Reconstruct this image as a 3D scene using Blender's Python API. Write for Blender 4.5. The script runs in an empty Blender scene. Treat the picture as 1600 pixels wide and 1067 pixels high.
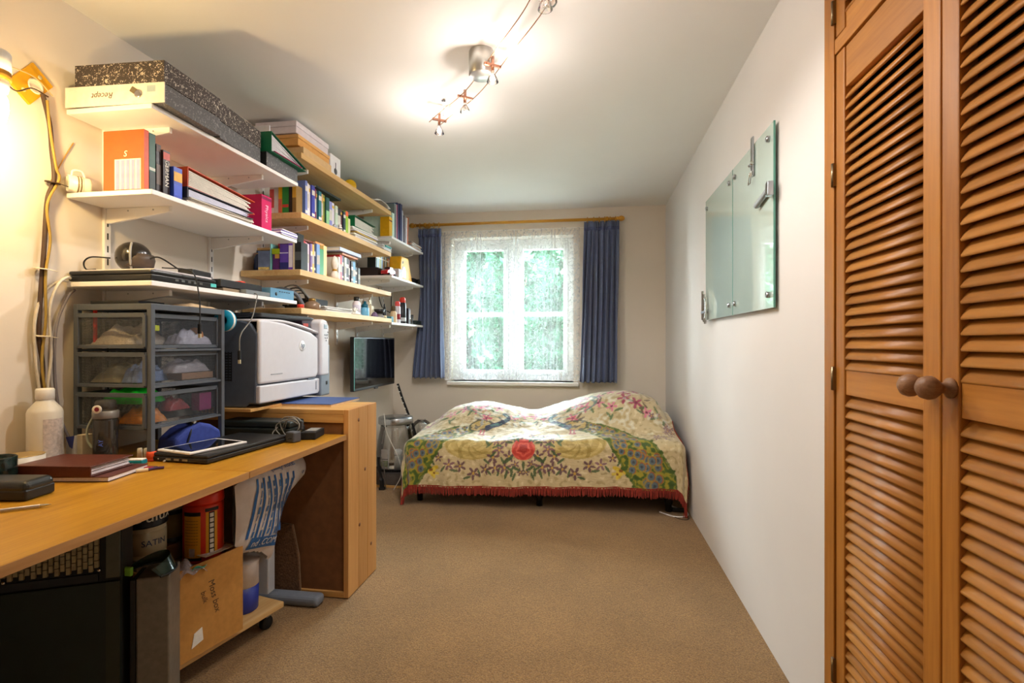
import bpy, bmesh, math, random
from mathutils import Vector, Matrix, Euler
R = math.radians
SC = bpy.context.scene
COL = SC.collection
# ------------------------------------------------------------------ camera
cam_d = bpy.data.cameras.new('camera'); cam = bpy.data.objects.new('camera', cam_d); COL.objects.link(cam)
cam.location = (0, 0, 1.167); cam.rotation_euler = (R(90), 0, math.atan(.15))
cam_d.lens = 18; cam_d.sensor_width = 36; cam_d.shift_y = .001; cam_d.clip_start = .02
SC.camera = cam
# ------------------------------------------------------------------ sky, exposure
W = bpy.data.worlds.new('overcast_sky'); SC.world = W; W.use_nodes = True
bg = W.node_tree.nodes['Background']; bg.inputs[0].default_value = (.84, .94, 1.0, 1); bg.inputs[1].default_value = 34
portal_d = bpy.data.lights.new('window_portal', 'AREA'); portal_d.shape = 'RECTANGLE'; portal_d.size = 1.16; portal_d.size_y = 1.36
portal = bpy.data.objects.new('window_portal', portal_d); COL.objects.link(portal)
portal.location = (-.72, 4.90, 1.48); portal.rotation_euler = (R(-90), 0, 0)
portal_d.cycles.is_portal = True
SC.view_settings.view_transform = 'Standard'; SC.view_settings.look = 'None'
SC.view_settings.gamma = 1; SC.view_settings.use_curve_mapping = False
SC.view_settings.exposure = .80
LAMP_W = 8.5
WALL_W = 7.5
# ------------------------------------------------------------------ materials
def lin(h):
    h = h.lstrip('#'); o = []
    for i in (0, 2, 4):
        c = int(h[i:i+2], 16)/255
        o.append(c/12.92 if c <= .04045 else ((c+.055)/1.055)**2.4)
    return tuple(o)
MATS = {}
def mat(col, rough=.5, metal=0.0, noise=.10, scale=30, bump=0.0, spec=.4, alpha=1.0, trans=0.0, emit=0.0, sheen=0.0, coat=0.0):
    key = (col, rough, metal, noise, scale, bump, spec, alpha, trans, emit, sheen, coat)
    if key in MATS: return MATS[key]
    m = bpy.data.materials.new('paint_'+col.lstrip('#')); m.use_nodes = True
    nt = m.node_tree; b = nt.nodes['Principled BSDF']
    c = lin(col)
    tc = nt.nodes.new('ShaderNodeTexCoord'); nz = nt.nodes.new('ShaderNodeTexNoise')
    nz.inputs['Scale'].default_value = scale; nz.inputs['Detail'].default_value = 4
    nt.links.new(tc.outputs['Object'], nz.inputs['Vector'])
    rp = nt.nodes.new('ShaderNodeValToRGB')
    rp.color_ramp.elements[0].position = .3; rp.color_ramp.elements[1].position = .7
    rp.color_ramp.elements[0].color = tuple(x*(1-noise) for x in c)+(1,)
    rp.color_ramp.elements[1].color = tuple(min(1, x*(1+noise)) for x in c)+(1,)
    nt.links.new(nz.outputs['Fac'], rp.inputs[0]); nt.links.new(rp.outputs[0], b.inputs['Base Color'])
    b.inputs['Roughness'].default_value = rough; b.inputs['Metallic'].default_value = metal
    b.inputs['Specular IOR Level'].default_value = spec
    if sheen: b.inputs['Sheen Weight'].default_value = sheen
    if coat: b.inputs['Coat Weight'].default_value = coat
    if alpha < 1: b.inputs['Alpha'].default_value = alpha
    if trans: b.inputs['Transmission Weight'].default_value = trans
    if emit:
        b.inputs['Emission Color'].default_value = c+(1,); b.inputs['Emission Strength'].default_value = emit
    if bump:
        bp = nt.nodes.new('ShaderNodeBump'); bp.inputs['Strength'].default_value = bump; bp.inputs['Distance'].default_value = .01
        nt.links.new(nz.outputs['Fac'], bp.inputs['Height']); nt.links.new(bp.outputs[0], b.inputs['Normal'])
    MATS[key] = m; return m
def wood(c1, c2, axis='Y', scale=14, rough=.45, bump=.05, fine=1.0):
    key = ('wood', c1, c2, axis, scale, rough, fine)
    if key in MATS: return MATS[key]
    m = bpy.data.materials.new('wood_grain'); m.use_nodes = True
    nt = m.node_tree; b = nt.nodes['Principled BSDF']; N = nt.nodes.new; L = nt.links.new
    tc = N('ShaderNodeTexCoord'); mp = N('ShaderNodeMapping')
    s = [1.0, 1.0, 1.0]; s['XYZ'.index(axis)] = .06
    mp.inputs['Scale'].default_value = s
    oi = N('ShaderNodeObjectInfo'); ad = N('ShaderNodeVectorMath'); ad.operation = 'ADD'
    mu = N('ShaderNodeMath'); mu.operation = 'MULTIPLY'; mu.inputs[1].default_value = 9.0
    L(oi.outputs['Random'], mu.inputs[0]); L(tc.outputs['Object'], ad.inputs[0]); L(mu.outputs[0], ad.inputs[1])
    L(ad.outputs[0], mp.inputs['Vector'])
    n1 = N('ShaderNodeTexNoise'); n1.inputs['Scale'].default_value = scale; n1.inputs['Detail'].default_value = 3; n1.inputs['Distortion'].default_value = .6
    n2 = N('ShaderNodeTexNoise'); n2.inputs['Scale'].default_value = scale*9; n2.inputs['Detail'].default_value = 5
    L(mp.outputs[0], n1.inputs['Vector']); L(mp.outputs[0], n2.inputs['Vector'])
    mx = N('ShaderNodeMix'); mx.data_type = 'FLOAT'; mx.inputs[0].default_value = .4*fine
    L(n1.outputs['Fac'], mx.inputs[2]); L(n2.outputs['Fac'], mx.inputs[3])
    rp = N('ShaderNodeValToRGB'); rp.color_ramp.elements[0].position = .32; rp.color_ramp.elements[1].position = .66
    rp.color_ramp.elements[0].color = lin(c2)+(1,); rp.color_ramp.elements[1].color = lin(c1)+(1,)
    L(mx.outputs[0], rp.inputs[0])
    hs = N('ShaderNodeHueSaturation'); mv = N('ShaderNodeMapRange')
    mv.inputs[3].default_value = .90; mv.inputs[4].default_value = 1.08
    L(oi.outputs['Random'], mv.inputs[0]); L(mv.outputs[0], hs.inputs['Value']); L(rp.outputs[0], hs.inputs['Color'])
    L(hs.outputs[0], b.inputs['Base Color'])
    b.inputs['Roughness'].default_value = rough; b.inputs['Specular IOR Level'].default_value = .35
    bp = N('ShaderNodeBump'); bp.inputs['Strength'].default_value = bump; bp.inputs['Distance'].default_value = .005
    L(n2.outputs['Fac'], bp.inputs['Height']); L(bp.outputs[0], b.inputs['Normal'])
    MATS[key] = m; return m
def clear_mat(name, tint, clear=.9, rough=.02, spec_tint=(1, 1, 1)):
    if name in MATS: return MATS[name]
    m = bpy.data.materials.new(name); m.use_nodes = True; nt = m.node_tree; nt.nodes.clear(); N = nt.nodes.new; L = nt.links.new
    out = N('ShaderNodeOutputMaterial'); t = N('ShaderNodeBsdfTransparent'); t.inputs[0].default_value = tint+(1,)
    g = N('ShaderNodeBsdfGlossy'); g.inputs['Roughness'].default_value = rough; g.inputs[0].default_value = spec_tint+(1,)
    fr = N('ShaderNodeFresnel'); fr.inputs[0].default_value = 1.45
    ad = N('ShaderNodeMath'); ad.operation = 'ADD'; ad.inputs[1].default_value = 1-clear; ad.use_clamp = True
    mx = N('ShaderNodeMixShader'); L(fr.outputs[0], ad.inputs[0]); L(ad.outputs[0], mx.inputs[0]); L(t.outputs[0], mx.inputs[1]); L(g.outputs[0], mx.inputs[2])
    L(mx.outputs[0], out.inputs[0]); MATS[name] = m; return m
def film_mat(name, col, opacity, rough=.25):          # thin plastic sheet
    if name in MATS: return MATS[name]
    m = bpy.data.materials.new(name); m.use_nodes = True; nt = m.node_tree; b = nt.nodes['Principled BSDF']
    nz = nt.nodes.new('ShaderNodeTexNoise'); nz.inputs['Scale'].default_value = 26
    mr = nt.nodes.new('ShaderNodeMapRange'); mr.inputs[3].default_value = max(0, opacity-.15); mr.inputs[4].default_value = min(1, opacity+.15)
    nt.links.new(nz.outputs['Fac'], mr.inputs[0]); nt.links.new(mr.outputs[0], b.inputs['Alpha'])
    b.inputs['Base Color'].default_value = lin(col)+(1,); b.inputs['Roughness'].default_value = rough
    MATS[name] = m; return m
# ------------------------------------------------------------------ mesh builder
OFF = {}
class MB:
    def __init__(s): s.v = []; s.f = []; s.m = []; s.s = []
    def add(s, vs, fs, mi=0, sm=False):
        n = len(s.v); s.v += [tuple(p) for p in vs]
        for f in fs: s.f.append(tuple(i+n for i in f)); s.m.append(mi); s.s.append(sm)
        return s
    def box(s, x0, x1, y0, y1, z0, z1, mi=0):
        v = [(x0,y0,z0),(x1,y0,z0),(x1,y1,z0),(x0,y1,z0),(x0,y0,z1),(x1,y0,z1),(x1,y1,z1),(x0,y1,z1)]
        return s.add(v, [(0,3,2,1),(4,5,6,7),(0,1,5,4),(1,2,6,5),(2,3,7,6),(3,0,4,7)], mi)
    def obox(s, c, size, rot=(0,0,0), mi=0):
        M = Matrix.Translation(c) @ Euler(rot).to_matrix().to_4x4(); a, b, d = (q/2 for q in size)
        v = [M @ Vector(p) for p in ((-a,-b,-d),(a,-b,-d),(a,b,-d),(-a,b,-d),(-a,-b,d),(a,-b,d),(a,b,d),(-a,b,d))]
        return s.add(v, [(0,3,2,1),(4,5,6,7),(0,1,5,4),(1,2,6,5),(2,3,7,6),(3,0,4,7)], mi)
    def prism(s, poly, a0, a1, axis='Y', mi=0):      # poly in the two remaining axes
        def P(p, a): return {'X': (a,p[0],p[1]), 'Y': (p[0],a,p[1]), 'Z': (p[0],p[1],a)}[axis]
        n = len(poly); v = [P(p,a0) for p in poly]+[P(p,a1) for p in poly]
        f = [tuple(range(n)), tuple(range(2*n-1,n-1,-1))]+[(i,i+n,(i+1)%n+n,(i+1)%n) for i in range(n)]
        return s.add(v, f, mi)
    def lathe(s, prof, c=(0,0,0), seg=20, axis='Z', mi=0, sm=True, M=None):
        v = []; f = []; n = len(prof)
        for k in range(seg):
            a = 2*math.pi*k/seg
            for r, h in prof:
                p = (r*math.cos(a), r*math.sin(a), h)
                if axis == 'X': p = (h, p[0], p[1])
                if axis == 'Y': p = (p[0], h, p[1])
                if M is not None: p = tuple(M @ Vector(p))
                v.append((p[0]+c[0], p[1]+c[1], p[2]+c[2]))
        for k in range(seg):
            q = (k+1) % seg
            for i in range(n-1): f.append((k*n+i, q*n+i, q*n+i+1, k*n+i+1))
        s.add(v, f, mi, sm)
        base = len(s.v)-len(v)
        if prof[0][0] > 1e-6: s.f.append(tuple(base+k*n for k in range(seg))[::-1]); s.m.append(mi); s.s.append(False)
        if prof[-1][0] > 1e-6: s.f.append(tuple(base+k*n+n-1 for k in range(seg))); s.m.append(mi); s.s.append(False)
        return s
    def tube(s, pts, r, seg=8, mi=0, sm=True):
        pts = [Vector(p) for p in pts]; n = len(pts); rs = r if isinstance(r, (list, tuple)) else [r]*n
        v = []; f = []; up = Vector((0,0,1)); prev = None
        for i, p in enumerate(pts):
            t = (pts[min(i+1,n-1)]-pts[max(i-1,0)])
            t = t.normalized() if t.length > 1e-9 else Vector((0,0,1))
            if prev is None:
                a = t.cross(up if abs(t.z) < .9 else Vector((1,0,0))).normalized()
            else: a = (prev - t*prev.dot(t)); a = a.normalized() if a.length > 1e-6 else t.orthogonal().normalized()
            prev = a; b = t.cross(a)
            for k in range(seg):
                w = 2*math.pi*k/seg; v.append(p+(a*math.cos(w)+b*math.sin(w))*rs[i])
        for i in range(n-1):
            for k in range(seg): f.append((i*seg+k, i*seg+(k+1)%seg, (i+1)*seg+(k+1)%seg, (i+1)*seg+k))
        s.add(v, f, mi, sm); s.add(v[:seg], [tuple(range(seg))[::-1]], mi); s.add(v[-seg:], [tuple(range(seg))], mi)
        return s
    def grid(s, nu, nv, fn, mi=0, sm=True):
        v = [fn(i/(nu-1), j/(nv-1)) for j in range(nv) for i in range(nu)]
        f = [(j*nu+i, j*nu+i+1, (j+1)*nu+i+1, (j+1)*nu+i) for j in range(nv-1) for i in range(nu-1)]
        return s.add(v, f, mi, sm)
    def build(s, name, mats, parent=None, bevel=0, seg=2, solid=0, sub=0, recenter=True, fixn=True):
        if not isinstance(mats, (list, tuple)): mats = [mats]
        xs = list(zip(*s.v))
        c = Vector(((min(xs[0])+max(xs[0]))/2, (min(xs[1])+max(xs[1]))/2, min(xs[2])))
        me = bpy.data.meshes.new(name)
        me.from_pydata([tuple(Vector(p)-c) for p in s.v], [], s.f)
        for m in mats: me.materials.append(m)
        me.polygons.foreach_set('material_index', s.m); me.polygons.foreach_set('use_smooth', s.s)
        if fixn:
            bm = bmesh.new(); bm.from_mesh(me); bmesh.ops.recalc_face_normals(bm, faces=bm.faces); bm.to_mesh(me); bm.free()
        me.update()
        o = bpy.data.objects.new(name, me); COL.objects.link(o); OFF[o.name] = c
        if parent is not None:
            o.parent = parent; o.location = c-OFF[parent.name]
        else: o.location = c
        if solid:
            md = o.modifiers.new('thick', 'SOLIDIFY'); md.thickness = solid; md.offset = 0
        if bevel:
            md = o.modifiers.new('bevel', 'BEVEL'); md.width = bevel; md.segments = seg; md.limit_method = 'ANGLE'; md.angle_limit = R(40); md.harden_normals = False
        if sub:
            md = o.modifiers.new('smooth', 'SUBSURF'); md.levels = sub; md.render_levels = sub
        return o
def tag(o, label=None, cat=None, group=None, kind=None):
    if label: o['label'] = label
    if cat: o['category'] = cat
    if group: o['group'] = group
    if kind: o['kind'] = kind
    return o
def thing(name, label, cat, loc=(0,0,0), rot=(0,0,0), group=None):   # local coordinates for its parts
    o = bpy.data.objects.new(name, None); COL.objects.link(o); o.empty_display_size = .05
    o.location = loc; o.rotation_euler = rot; OFF[o.name] = Vector((0,0,0))
    return tag(o, label, cat, group)
def copy_part(o, parent, loc=None):
    c = o.copy(); COL.objects.link(c); c.parent = parent
    OFF[c.name] = OFF[o.name].copy()
    if loc is not None: c.location = loc
    return c
def copy_tree(o, loc=None, rot=None, label=None):
    c = o.copy(); COL.objects.link(c); OFF[c.name] = OFF[o.name].copy()
    if loc is not None: c.location = loc
    if rot is not None: c.rotation_euler = rot
    if label: c['label'] = label
    for ch in o.children:
        d = copy_part(ch, c)
        for g in ch.children: copy_part(g, d)
    return c
def text(s, size, loc, right, up, m, parent, name='lettering', extrude=.0004, align='CENTER', sx=1.0, shear=0.0):
    cu = bpy.data.curves.new(name, 'FONT'); cu.body = s; cu.size = size; cu.extrude = extrude; cu.align_x = align; cu.align_y = 'CENTER'; cu.shear = shear
    cu.resolution_u = 3
    t = bpy.data.objects.new('tmp', cu); COL.objects.link(t)
    dg = bpy.context.evaluated_depsgraph_get()
    me = bpy.data.meshes.new_from_object(t.evaluated_get(dg)); bpy.data.objects.remove(t)
    r = Vector(right).normalized(); u = Vector(up).normalized(); n = r.cross(u)
    M = Matrix((r*sx, u, n)).transposed().to_4x4()
    me.transform(M); me.materials.clear(); me.materials.append(m)
    o = bpy.data.objects.new(name, me); COL.objects.link(o)
    o.parent = parent; o.location = Vector(loc)-OFF[parent.name]; OFF[o.name] = Vector(loc)
    return o
def spline(pts, n=10):                                # Catmull-Rom through points
    P = [Vector(p) for p in pts]; P = [P[0]*2-P[1]]+P+[P[-1]*2-P[-2]]; out = []
    for i in range(1, len(P)-2):
        for k in range(n):
            t = k/n; a, b, c, d = P[i-1], P[i], P[i+1], P[i+2]
            out.append(.5*((2*b)+(c-a)*t+(2*a-5*b+4*c-d)*t*t+(-a+3*b-3*c+d)*t**3))
    out.append(P[-2]); return out
# shared materials
WHITE = mat('#f1efea', .55, noise=.015, scale=4)
WALLM = mat('#e6ddd0', .9, noise=.02, scale=2.5, spec=.15, bump=.02)
CEILM = mat('#f0efec', .95, noise=.015, scale=2, spec=.1)
SHELFW = mat('#f2f0ee', .35, noise=.02, scale=6)
BLACK = mat('#17181a', .38, noise=.15)
BLACKM = mat('#1c1d1f', .7, noise=.2, scale=60)
STEEL = mat('#a9adb2', .28, metal=1.0, noise=.08)
CHROME = mat('#d8dadd', .12, metal=1.0, noise=.03)
GREYM = mat('#4a5058', .45, noise=.08)
PAPER = mat('#efece4', .8, noise=.05, scale=80)
PINE_Y = wood('#e2bf86', '#c99a5c', 'Y', 10)
PINE_X = wood('#d9ad6b', '#bd8746', 'X', 10)
PINE_Z = wood('#cd9a5e', '#b27c40', 'Z', 9)
OAK = wood('#bd8a28', '#a06e16', 'Y', 16, rough=.38)
CEDAR_Z = wood('#bb7d33', '#9a5f20', 'Z', 12, rough=.4)
CEDAR_Y = wood('#bf833c', '#9e6427', 'Y', 12, rough=.42)
XR, XL, YB, YF, ZC = .681, -1.877, 4.744, -1.3, 2.4
# ------------------------------------------------------------------ room shell
def struct(name, mb, m, parent=None, **k):
    o = mb.build(name, m, parent, **k)
    if parent is None: o['kind'] = 'structure'
    return o
CARPET = bpy.data.materials.new('carpet_pile'); CARPET.use_nodes = True
def carpet():
    nt = CARPET.node_tree; b = nt.nodes['Principled BSDF']; N = nt.nodes.new; L = nt.links.new
    tc = N('ShaderNodeTexCoord'); n1 = N('ShaderNodeTexNoise'); n1.inputs['Scale'].default_value = 210; n1.inputs['Detail'].default_value = 3
    n2 = N('ShaderNodeTexNoise'); n2.inputs['Scale'].default_value = 3.2; n2.inputs['Detail'].default_value = 6; n2.inputs['Roughness'].default_value = .65
    L(tc.outputs['Object'], n1.inputs['Vector']); L(tc.outputs['Object'], n2.inputs['Vector'])
    r1 = N('ShaderNodeValToRGB'); r1.color_ramp.elements[0].position = .25; r1.color_ramp.elements[1].position = .75
    r1.color_ramp.elements[0].color = lin('#66482b')+(1,); r1.color_ramp.elements[1].color = lin('#a98655')+(1,)
    L(n1.outputs['Fac'], r1.inputs[0])
    r2 = N('ShaderNodeMapRange'); r2.inputs[1].default_value = .3; r2.inputs[2].default_value = .7; r2.inputs[3].default_value = .84; r2.inputs[4].default_value = 1.12
    L(n2.outputs['Fac'], r2.inputs[0])
    hs = N('ShaderNodeHueSaturation'); L(r2.outputs[0], hs.inputs['Value']); L(r1.outputs[0], hs.inputs['Color'])
    L(hs.outputs[0], b.inputs['Base Color']); b.inputs['Roughness'].default_value = 1; b.inputs['Specular IOR Level'].default_value = .05
    b.inputs['Sheen Weight'].default_value = .25
    bp = N('ShaderNodeBump'); bp.inputs['Strength'].default_value = .8; bp.inputs['Distance'].default_value = .006
    L(n1.outputs['Fac'], bp.inputs['Height']); L(bp.outputs[0], b.inputs['Normal'])
carpet()
struct('floor', MB().box(XL-.1, XR+.7, YF-.1, YB+.3, -.06, 0), CARPET)
struct('ceiling', MB().box(XL-.1, XR+.7, YF-.1, YB+.3, ZC, ZC+.08), CEILM)
struct('wall_left', MB().box(XL-.1, XL, YF-.1, YB+.3, 0, ZC), WALLM)
WX0, WX1, WZ0, WZ1 = -1.30, -.14, .80, 2.16
wb = MB()
wb.box(XL, WX0, YB, YB+.26, 0, ZC).box(WX1, XR+.1, YB, YB+.26, 0, ZC).box(WX0, WX1, YB, YB+.26, 0, WZ0).box(WX0, WX1, YB, YB+.26, WZ1, ZC)
struct('wall_back', wb, WALLM)
struct('wall_right', MB().box(XR, XR+.1, 1.555, YB, 0, ZC).box(XR, XR+.1, YF, .592, 0, ZC), mat('#dedbd8', .9, noise=.02, scale=2.5, spec=.15, bump=.02))
struct('wall_front', MB().box(XL, XR+.7, YF-.1, YF, 0, ZC), WALLM)
# window
UPVC = mat('#f4f6f6', .3, noise=.01)
win = thing('window_1', None, None, (WX0, YB+.14, WZ0)); win['kind'] = 'structure'
w, h = WX1-WX0, WZ1-WZ0
fr = MB(); t = .055
fr.box(0, t, 0, .07, 0, h).box(w-t, w, 0, .07, 0, h).box(t, w-t, 0, .07, 0, t).box(t, w-t, 0, .07, h-t, h)
fr.build('window_frame', UPVC, win, bevel=.006)
MB().box(w/2-.05, w/2+.05, 0, .07, t, h-t).build('mullion', UPVC, win, bevel=.006)
GLASS = clear_mat('window_glass', (.97, 1.0, .99), clear=.98)
for x0, x1 in ((t, w/2-.05), (w/2+.05, w-t)):
    sf = MB(); q = .045
    sf.box(x0, x0+q, -.012, .06, t, h-t).box(x1-q, x1, -.012, .06, t, h-t).box(x0+q, x1-q, -.012, .06, t, t+q).box(x0+q, x1-q, -.012, .06, h-t-q, h-t)
    sash = sf.build('sash', UPVC, win, bevel=.004)
    MB().box(x0+q, x1-q, .0, .05, .62, .66).build('transom', UPVC, sash, bevel=.004)
    for z0, z1 in ((t+q, .62), (.66, h-t-q)):
        MB().box(x0+q, x1-q, .024, .030, z0, z1).build('pane', GLASS, sash)
    MB().box((x0+x1)/2-.012, (x0+x1)/2+.012, -.03, -.012, t+.01, t+.03).box((x0+x1)/2-.009, (x0+x1)/2+.07, -.045, -.03, t+.012, t+.026).build('window_handle', UPVC, sash, bevel=.003)
MB().box(WX0-.03, WX1+.05, YB-.055, YB+.15, WZ0-.035, WZ0-.0).build('window_sill', WHITE, None, bevel=.008)['kind'] = 'structure'
# ------------------------------------------------------------------ garden outside
gm = mat('#8b8d82', .95, noise=.15, scale=3)
struct('garden_ground', MB().box(-14, 12, YB+.35, 22, -.9, -.8), gm)
LEAFM = bpy.data.materials.new('leaf_green'); LEAFM.use_nodes = True
def leafm():
    nt = LEAFM.node_tree; nt.nodes.clear(); N = nt.nodes.new; L = nt.links.new
    out = N('ShaderNodeOutputMaterial'); d = N('ShaderNodeBsdfDiffuse'); tr = N('ShaderNodeBsdfTranslucent'); mx = N('ShaderNodeMixShader'); mx.inputs[0].default_value = .5
    g = N('ShaderNodeNewGeometry'); r = N('ShaderNodeValToRGB')
    r.color_ramp.elements[0].color = (.007, .036, .018, 1); r.color_ramp.elements[1].color = (.20, .34, .24, 1); e_ = r.color_ramp.elements.new(.62); e_.color = (.018, .080, .040, 1); e_ = r.color_ramp.elements.new(.85); e_.color = (.042, .14, .075, 1)  # palest leaf tones stand in for bright sparkles of sky and light
    tc = N('ShaderNodeTexCoord'); nz = N('ShaderNodeTexNoise'); nz.inputs['Scale'].default_value = 1.6; nz.inputs['Detail'].default_value = 3; L(tc.outputs['Object'], nz.inputs['Vector'])
    ma = N('ShaderNodeMath'); ma.operation = 'MULTIPLY_ADD'; ma.inputs[1].default_value = 2.6; ma.inputs[2].default_value = -1.25; L(nz.outputs['Fac'], ma.inputs[0])
    mb_ = N('ShaderNodeMath'); mb_.operation = 'MULTIPLY_ADD'; mb_.inputs[1].default_value = .75; mb_.use_clamp = True; L(g.outputs['Random Per Island'], mb_.inputs[0]); L(ma.outputs[0], mb_.inputs[2]); L(mb_.outputs[0], r.inputs[0]); L(r.outputs[0], d.inputs[0]); L(r.outputs[0], tr.inputs[0])
    L(d.outputs[0], mx.inputs[1]); L(tr.outputs[0], mx.inputs[2]); L(mx.outputs[0], out.inputs[0])
leafm()
def shrub(name, label, x, y, h, rx, n, seed, leaf):
    rnd = random.Random(seed); t = thing(name, label, 'tree', (x, y, -.8), group='trees in the garden')
    st = MB()
    for k in range(5):
        a = rnd.uniform(0, 6.28); st.tube(spline([(0,0,0), (.1*math.cos(a), .1*math.sin(a), h*.3), (rx*.5*math.cos(a), rx*.5*math.sin(a), h*.75)], 5), [.05*(1-i/14) for i in range(11)], 6)
    st.build('trunk', mat('#6a563f', .9, noise=.2), t)
    lf = MB()
    for k in range(n):
        a = rnd.uniform(0, 6.283); u = rnd.uniform(-1, 1); q = rnd.uniform(.25, 1)**.5
        cz = h*.55+u*h*.45; rr = rx*math.sqrt(max(0, 1-u*u))*q
        rr *= .8+.3*math.sin(a*3+cz*2.2+seed)
        p = Vector((rr*math.cos(a), rr*math.sin(a), cz)); e = Euler((rnd.uniform(-1,1), rnd.uniform(-1,1), rnd.uniform(0,6.28))).to_matrix(); s = leaf*rnd.uniform(.6, 1.3)
        lf.add([p+e@Vector(v)*s for v in ((-1,0,0),(0,-.45,.1),(1,0,0),(0,.45,.1))], [(0,1,2,3)])
    o = lf.build('foliage', LEAFM, t, fixn=False); o['kind'] = 'stuff'
shrub('garden_tree', 'leafy green tree behind the left window pane', -4.0, 12.0, 4.5, .95, 5200, 3, .13)
shrub('garden_tree', 'leafy green tree behind the window mullion', -1.9, 12.2, 4.7, .95, 5200, 5, .13)
shrub('garden_tree', 'leafy green tree behind the right window pane', .2, 12.0, 4.4, .95, 5200, 7, .13)
shrub('garden_tree', 'broad tree in the second row behind the left pane', -3.6, 15.4, 5.4, 1.35, 5200, 11, .17)
shrub('garden_tree', 'broad tree in the second row behind the right pane', -.5, 15.6, 5.2, 1.35, 5200, 13, .17)
hg = thing('sky_block_hedge', 'dense hedge added behind the trees to block the sky', 'hedge', (-2, 20, -.8))
MB().box(-8.5, 8.5, -.4, .4, 0, 6.2).build('sky_block_core', mat('#12271c', 1, noise=.5, scale=3), hg)  # opaque dark core added so no sky leaks between the trees
hb = MB(); rnd = random.Random(40)
for k in range(9000):
    p = Vector((rnd.uniform(-8.6, 8.6), -.42-rnd.random()*.25, rnd.uniform(0, 6.3))); e = Euler((rnd.uniform(-1,1), rnd.uniform(-1,1), rnd.uniform(0,6.28))).to_matrix(); q = .17*rnd.uniform(.6, 1.3)
    hb.add([p+e@Vector(v)*q for v in ((-1,0,0),(0,-.5,.1),(1,0,0),(0,.5,.1))], [(0,1,2,3)])
hb.build('foliage', LEAFM, hg, fixn=False)['kind'] = 'stuff'
# ------------------------------------------------------------------ wardrobe
WF = .661                                   # face of the wardrobe frame
wd = thing('louvred_wardrobe', 'built-in cedar wardrobe with louvred doors on the right', 'wardrobe')
# carcass and frame
DARKW = mat('#3a2413', .8, noise=.2)
MB().box(.72, 1.25, .60, .62, 0, 2.4).box(.72, 1.25, 1.535, 1.555, 0, 2.4).box(1.25, 1.27, .60, 1.555, 0, 2.4).box(.705, 1.25, .62, 1.535, 1.945, 1.965).build('carcass', DARKW, wd)
MB().box(WF-.004, .72, 1.503, 1.56, 0, 2.4).build('frame_post', CEDAR_Z, wd, bevel=.002)
MB().box(WF-.004, .72, .60, .655, 0, 2.4).build('frame_post', CEDAR_Z, wd, bevel=.002)
MB().box(WF-.002, .72, .655, 1.503, 1.946, 1.986).build('frame_rail', CEDAR_Y, wd, bevel=.002)
MB().box(WF-.002, .72, .655, 1.503, 0, .06).build('plinth', CEDAR_Y, wd, bevel=.002)
slat_me = None
def slat_mesh(L):
    mb = MB(); prof = []
    for k in range(10):
        a = 2*math.pi*k/10; prof.append((math.copysign(abs(math.cos(a))**.6, math.cos(a))*.0228, math.sin(a)*.0052))
    ca, sa = math.cos(R(52)), math.sin(R(52))
    prof = [(p*ca-q*sa, p*sa+q*ca) for p, q in prof]
    mb.prism(prof, -L/2, L/2, 'Y')
    mb.s = [len(f) == 4 for f in mb.f]
    me = bpy.data.meshes.new('slat'); me.from_pydata(mb.v, [], mb.f); me.materials.append(CEDAR_Y); me.polygons.foreach_set('use_smooth', mb.s)
    bm = bmesh.new(); bm.from_mesh(me); bmesh.ops.recalc_face_normals(bm, faces=bm.faces); bm.to_mesh(me); bm.free()
    return me
SLAT = slat_mesh(.335)
def louvre_door(y1, y0, z0, z1, rails, knob=None, hinges=()):
    d = MB().box(WF+.000, WF+.032, y1-.046, y1, z0, z1).build('door', CEDAR_Z, wd, bevel=.003)
    d['label'] = 'louvred cedar door'
    MB().box(WF+.000, WF+.032, y0, y0+.052, z0, z1).build('stile', CEDAR_Z, d, bevel=.003)
    for a, b in rails: MB().box(WF+.004, WF+.030, y0+.052, y1-.046, a, b).build('rail', CEDAR_Y, d, bevel=.002)
    yc = (y0+.052+y1-.046)/2
    for (a0, a1), (b0, b1) in zip(rails[:-1], rails[1:]):
        n = round((b0-a1)/.0284); p = (b0-a1)/n
        for k in range(n):
            o = bpy.data.objects.new('slat', SLAT); COL.objects.link(o); o.parent = d
            o.location = Vector((WF+.017, yc, a1+p*(k+.5)))-OFF[d.name]
            o.rotation_euler = (0, R(random.Random(k*7+int(y1*100)).uniform(-1.5, 1.5)), 0); OFF[o.name] = Vector((0,0,0))
    for y, z in hinges:
        MB().box(WF-.008, WF+.002, y-.004, y+.006, z-.03, z+.03).lathe([(.005,-.032),(.005,.032)], (WF-.006, y+.001, z), 8).build('hinge', mat('#8a7b62', .35, metal=1), d)
    if knob:
        KW = wood('#a07a5c', '#7a563e', 'X', 30)
        MB().lathe([(0,0),(.019,0),(.019,-.004),(.013,-.008),(.010,-.014),(.010,-.020),(.016,-.024),(.0215,-.032),(.0225,-.040),(.019,-.050),(.010,-.0565),(0,-.058)], (WF, knob[0], knob[1]), 20, axis='X').build('knob', KW, d)
    return d
lo = [(.065, .15), (1.030, 1.098), (1.835, 1.942)]
louvre_door(1.500, 1.084, .065, 1.942, lo, (1.110, 1.083), ((1.502, 1.62), (1.502, 1.07), (1.502, .28)))
louvre_door(1.080, .658, .065, 1.942, lo, (1.054, 1.083), ())
up = [(1.990, 2.035), (2.345, 2.395)]
louvre_door(1.500, 1.084, 1.990, 2.395, up, None, ((1.502, 2.06),))
louvre_door(1.080, .658, 1.990, 2.395, up, None, ())
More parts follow.
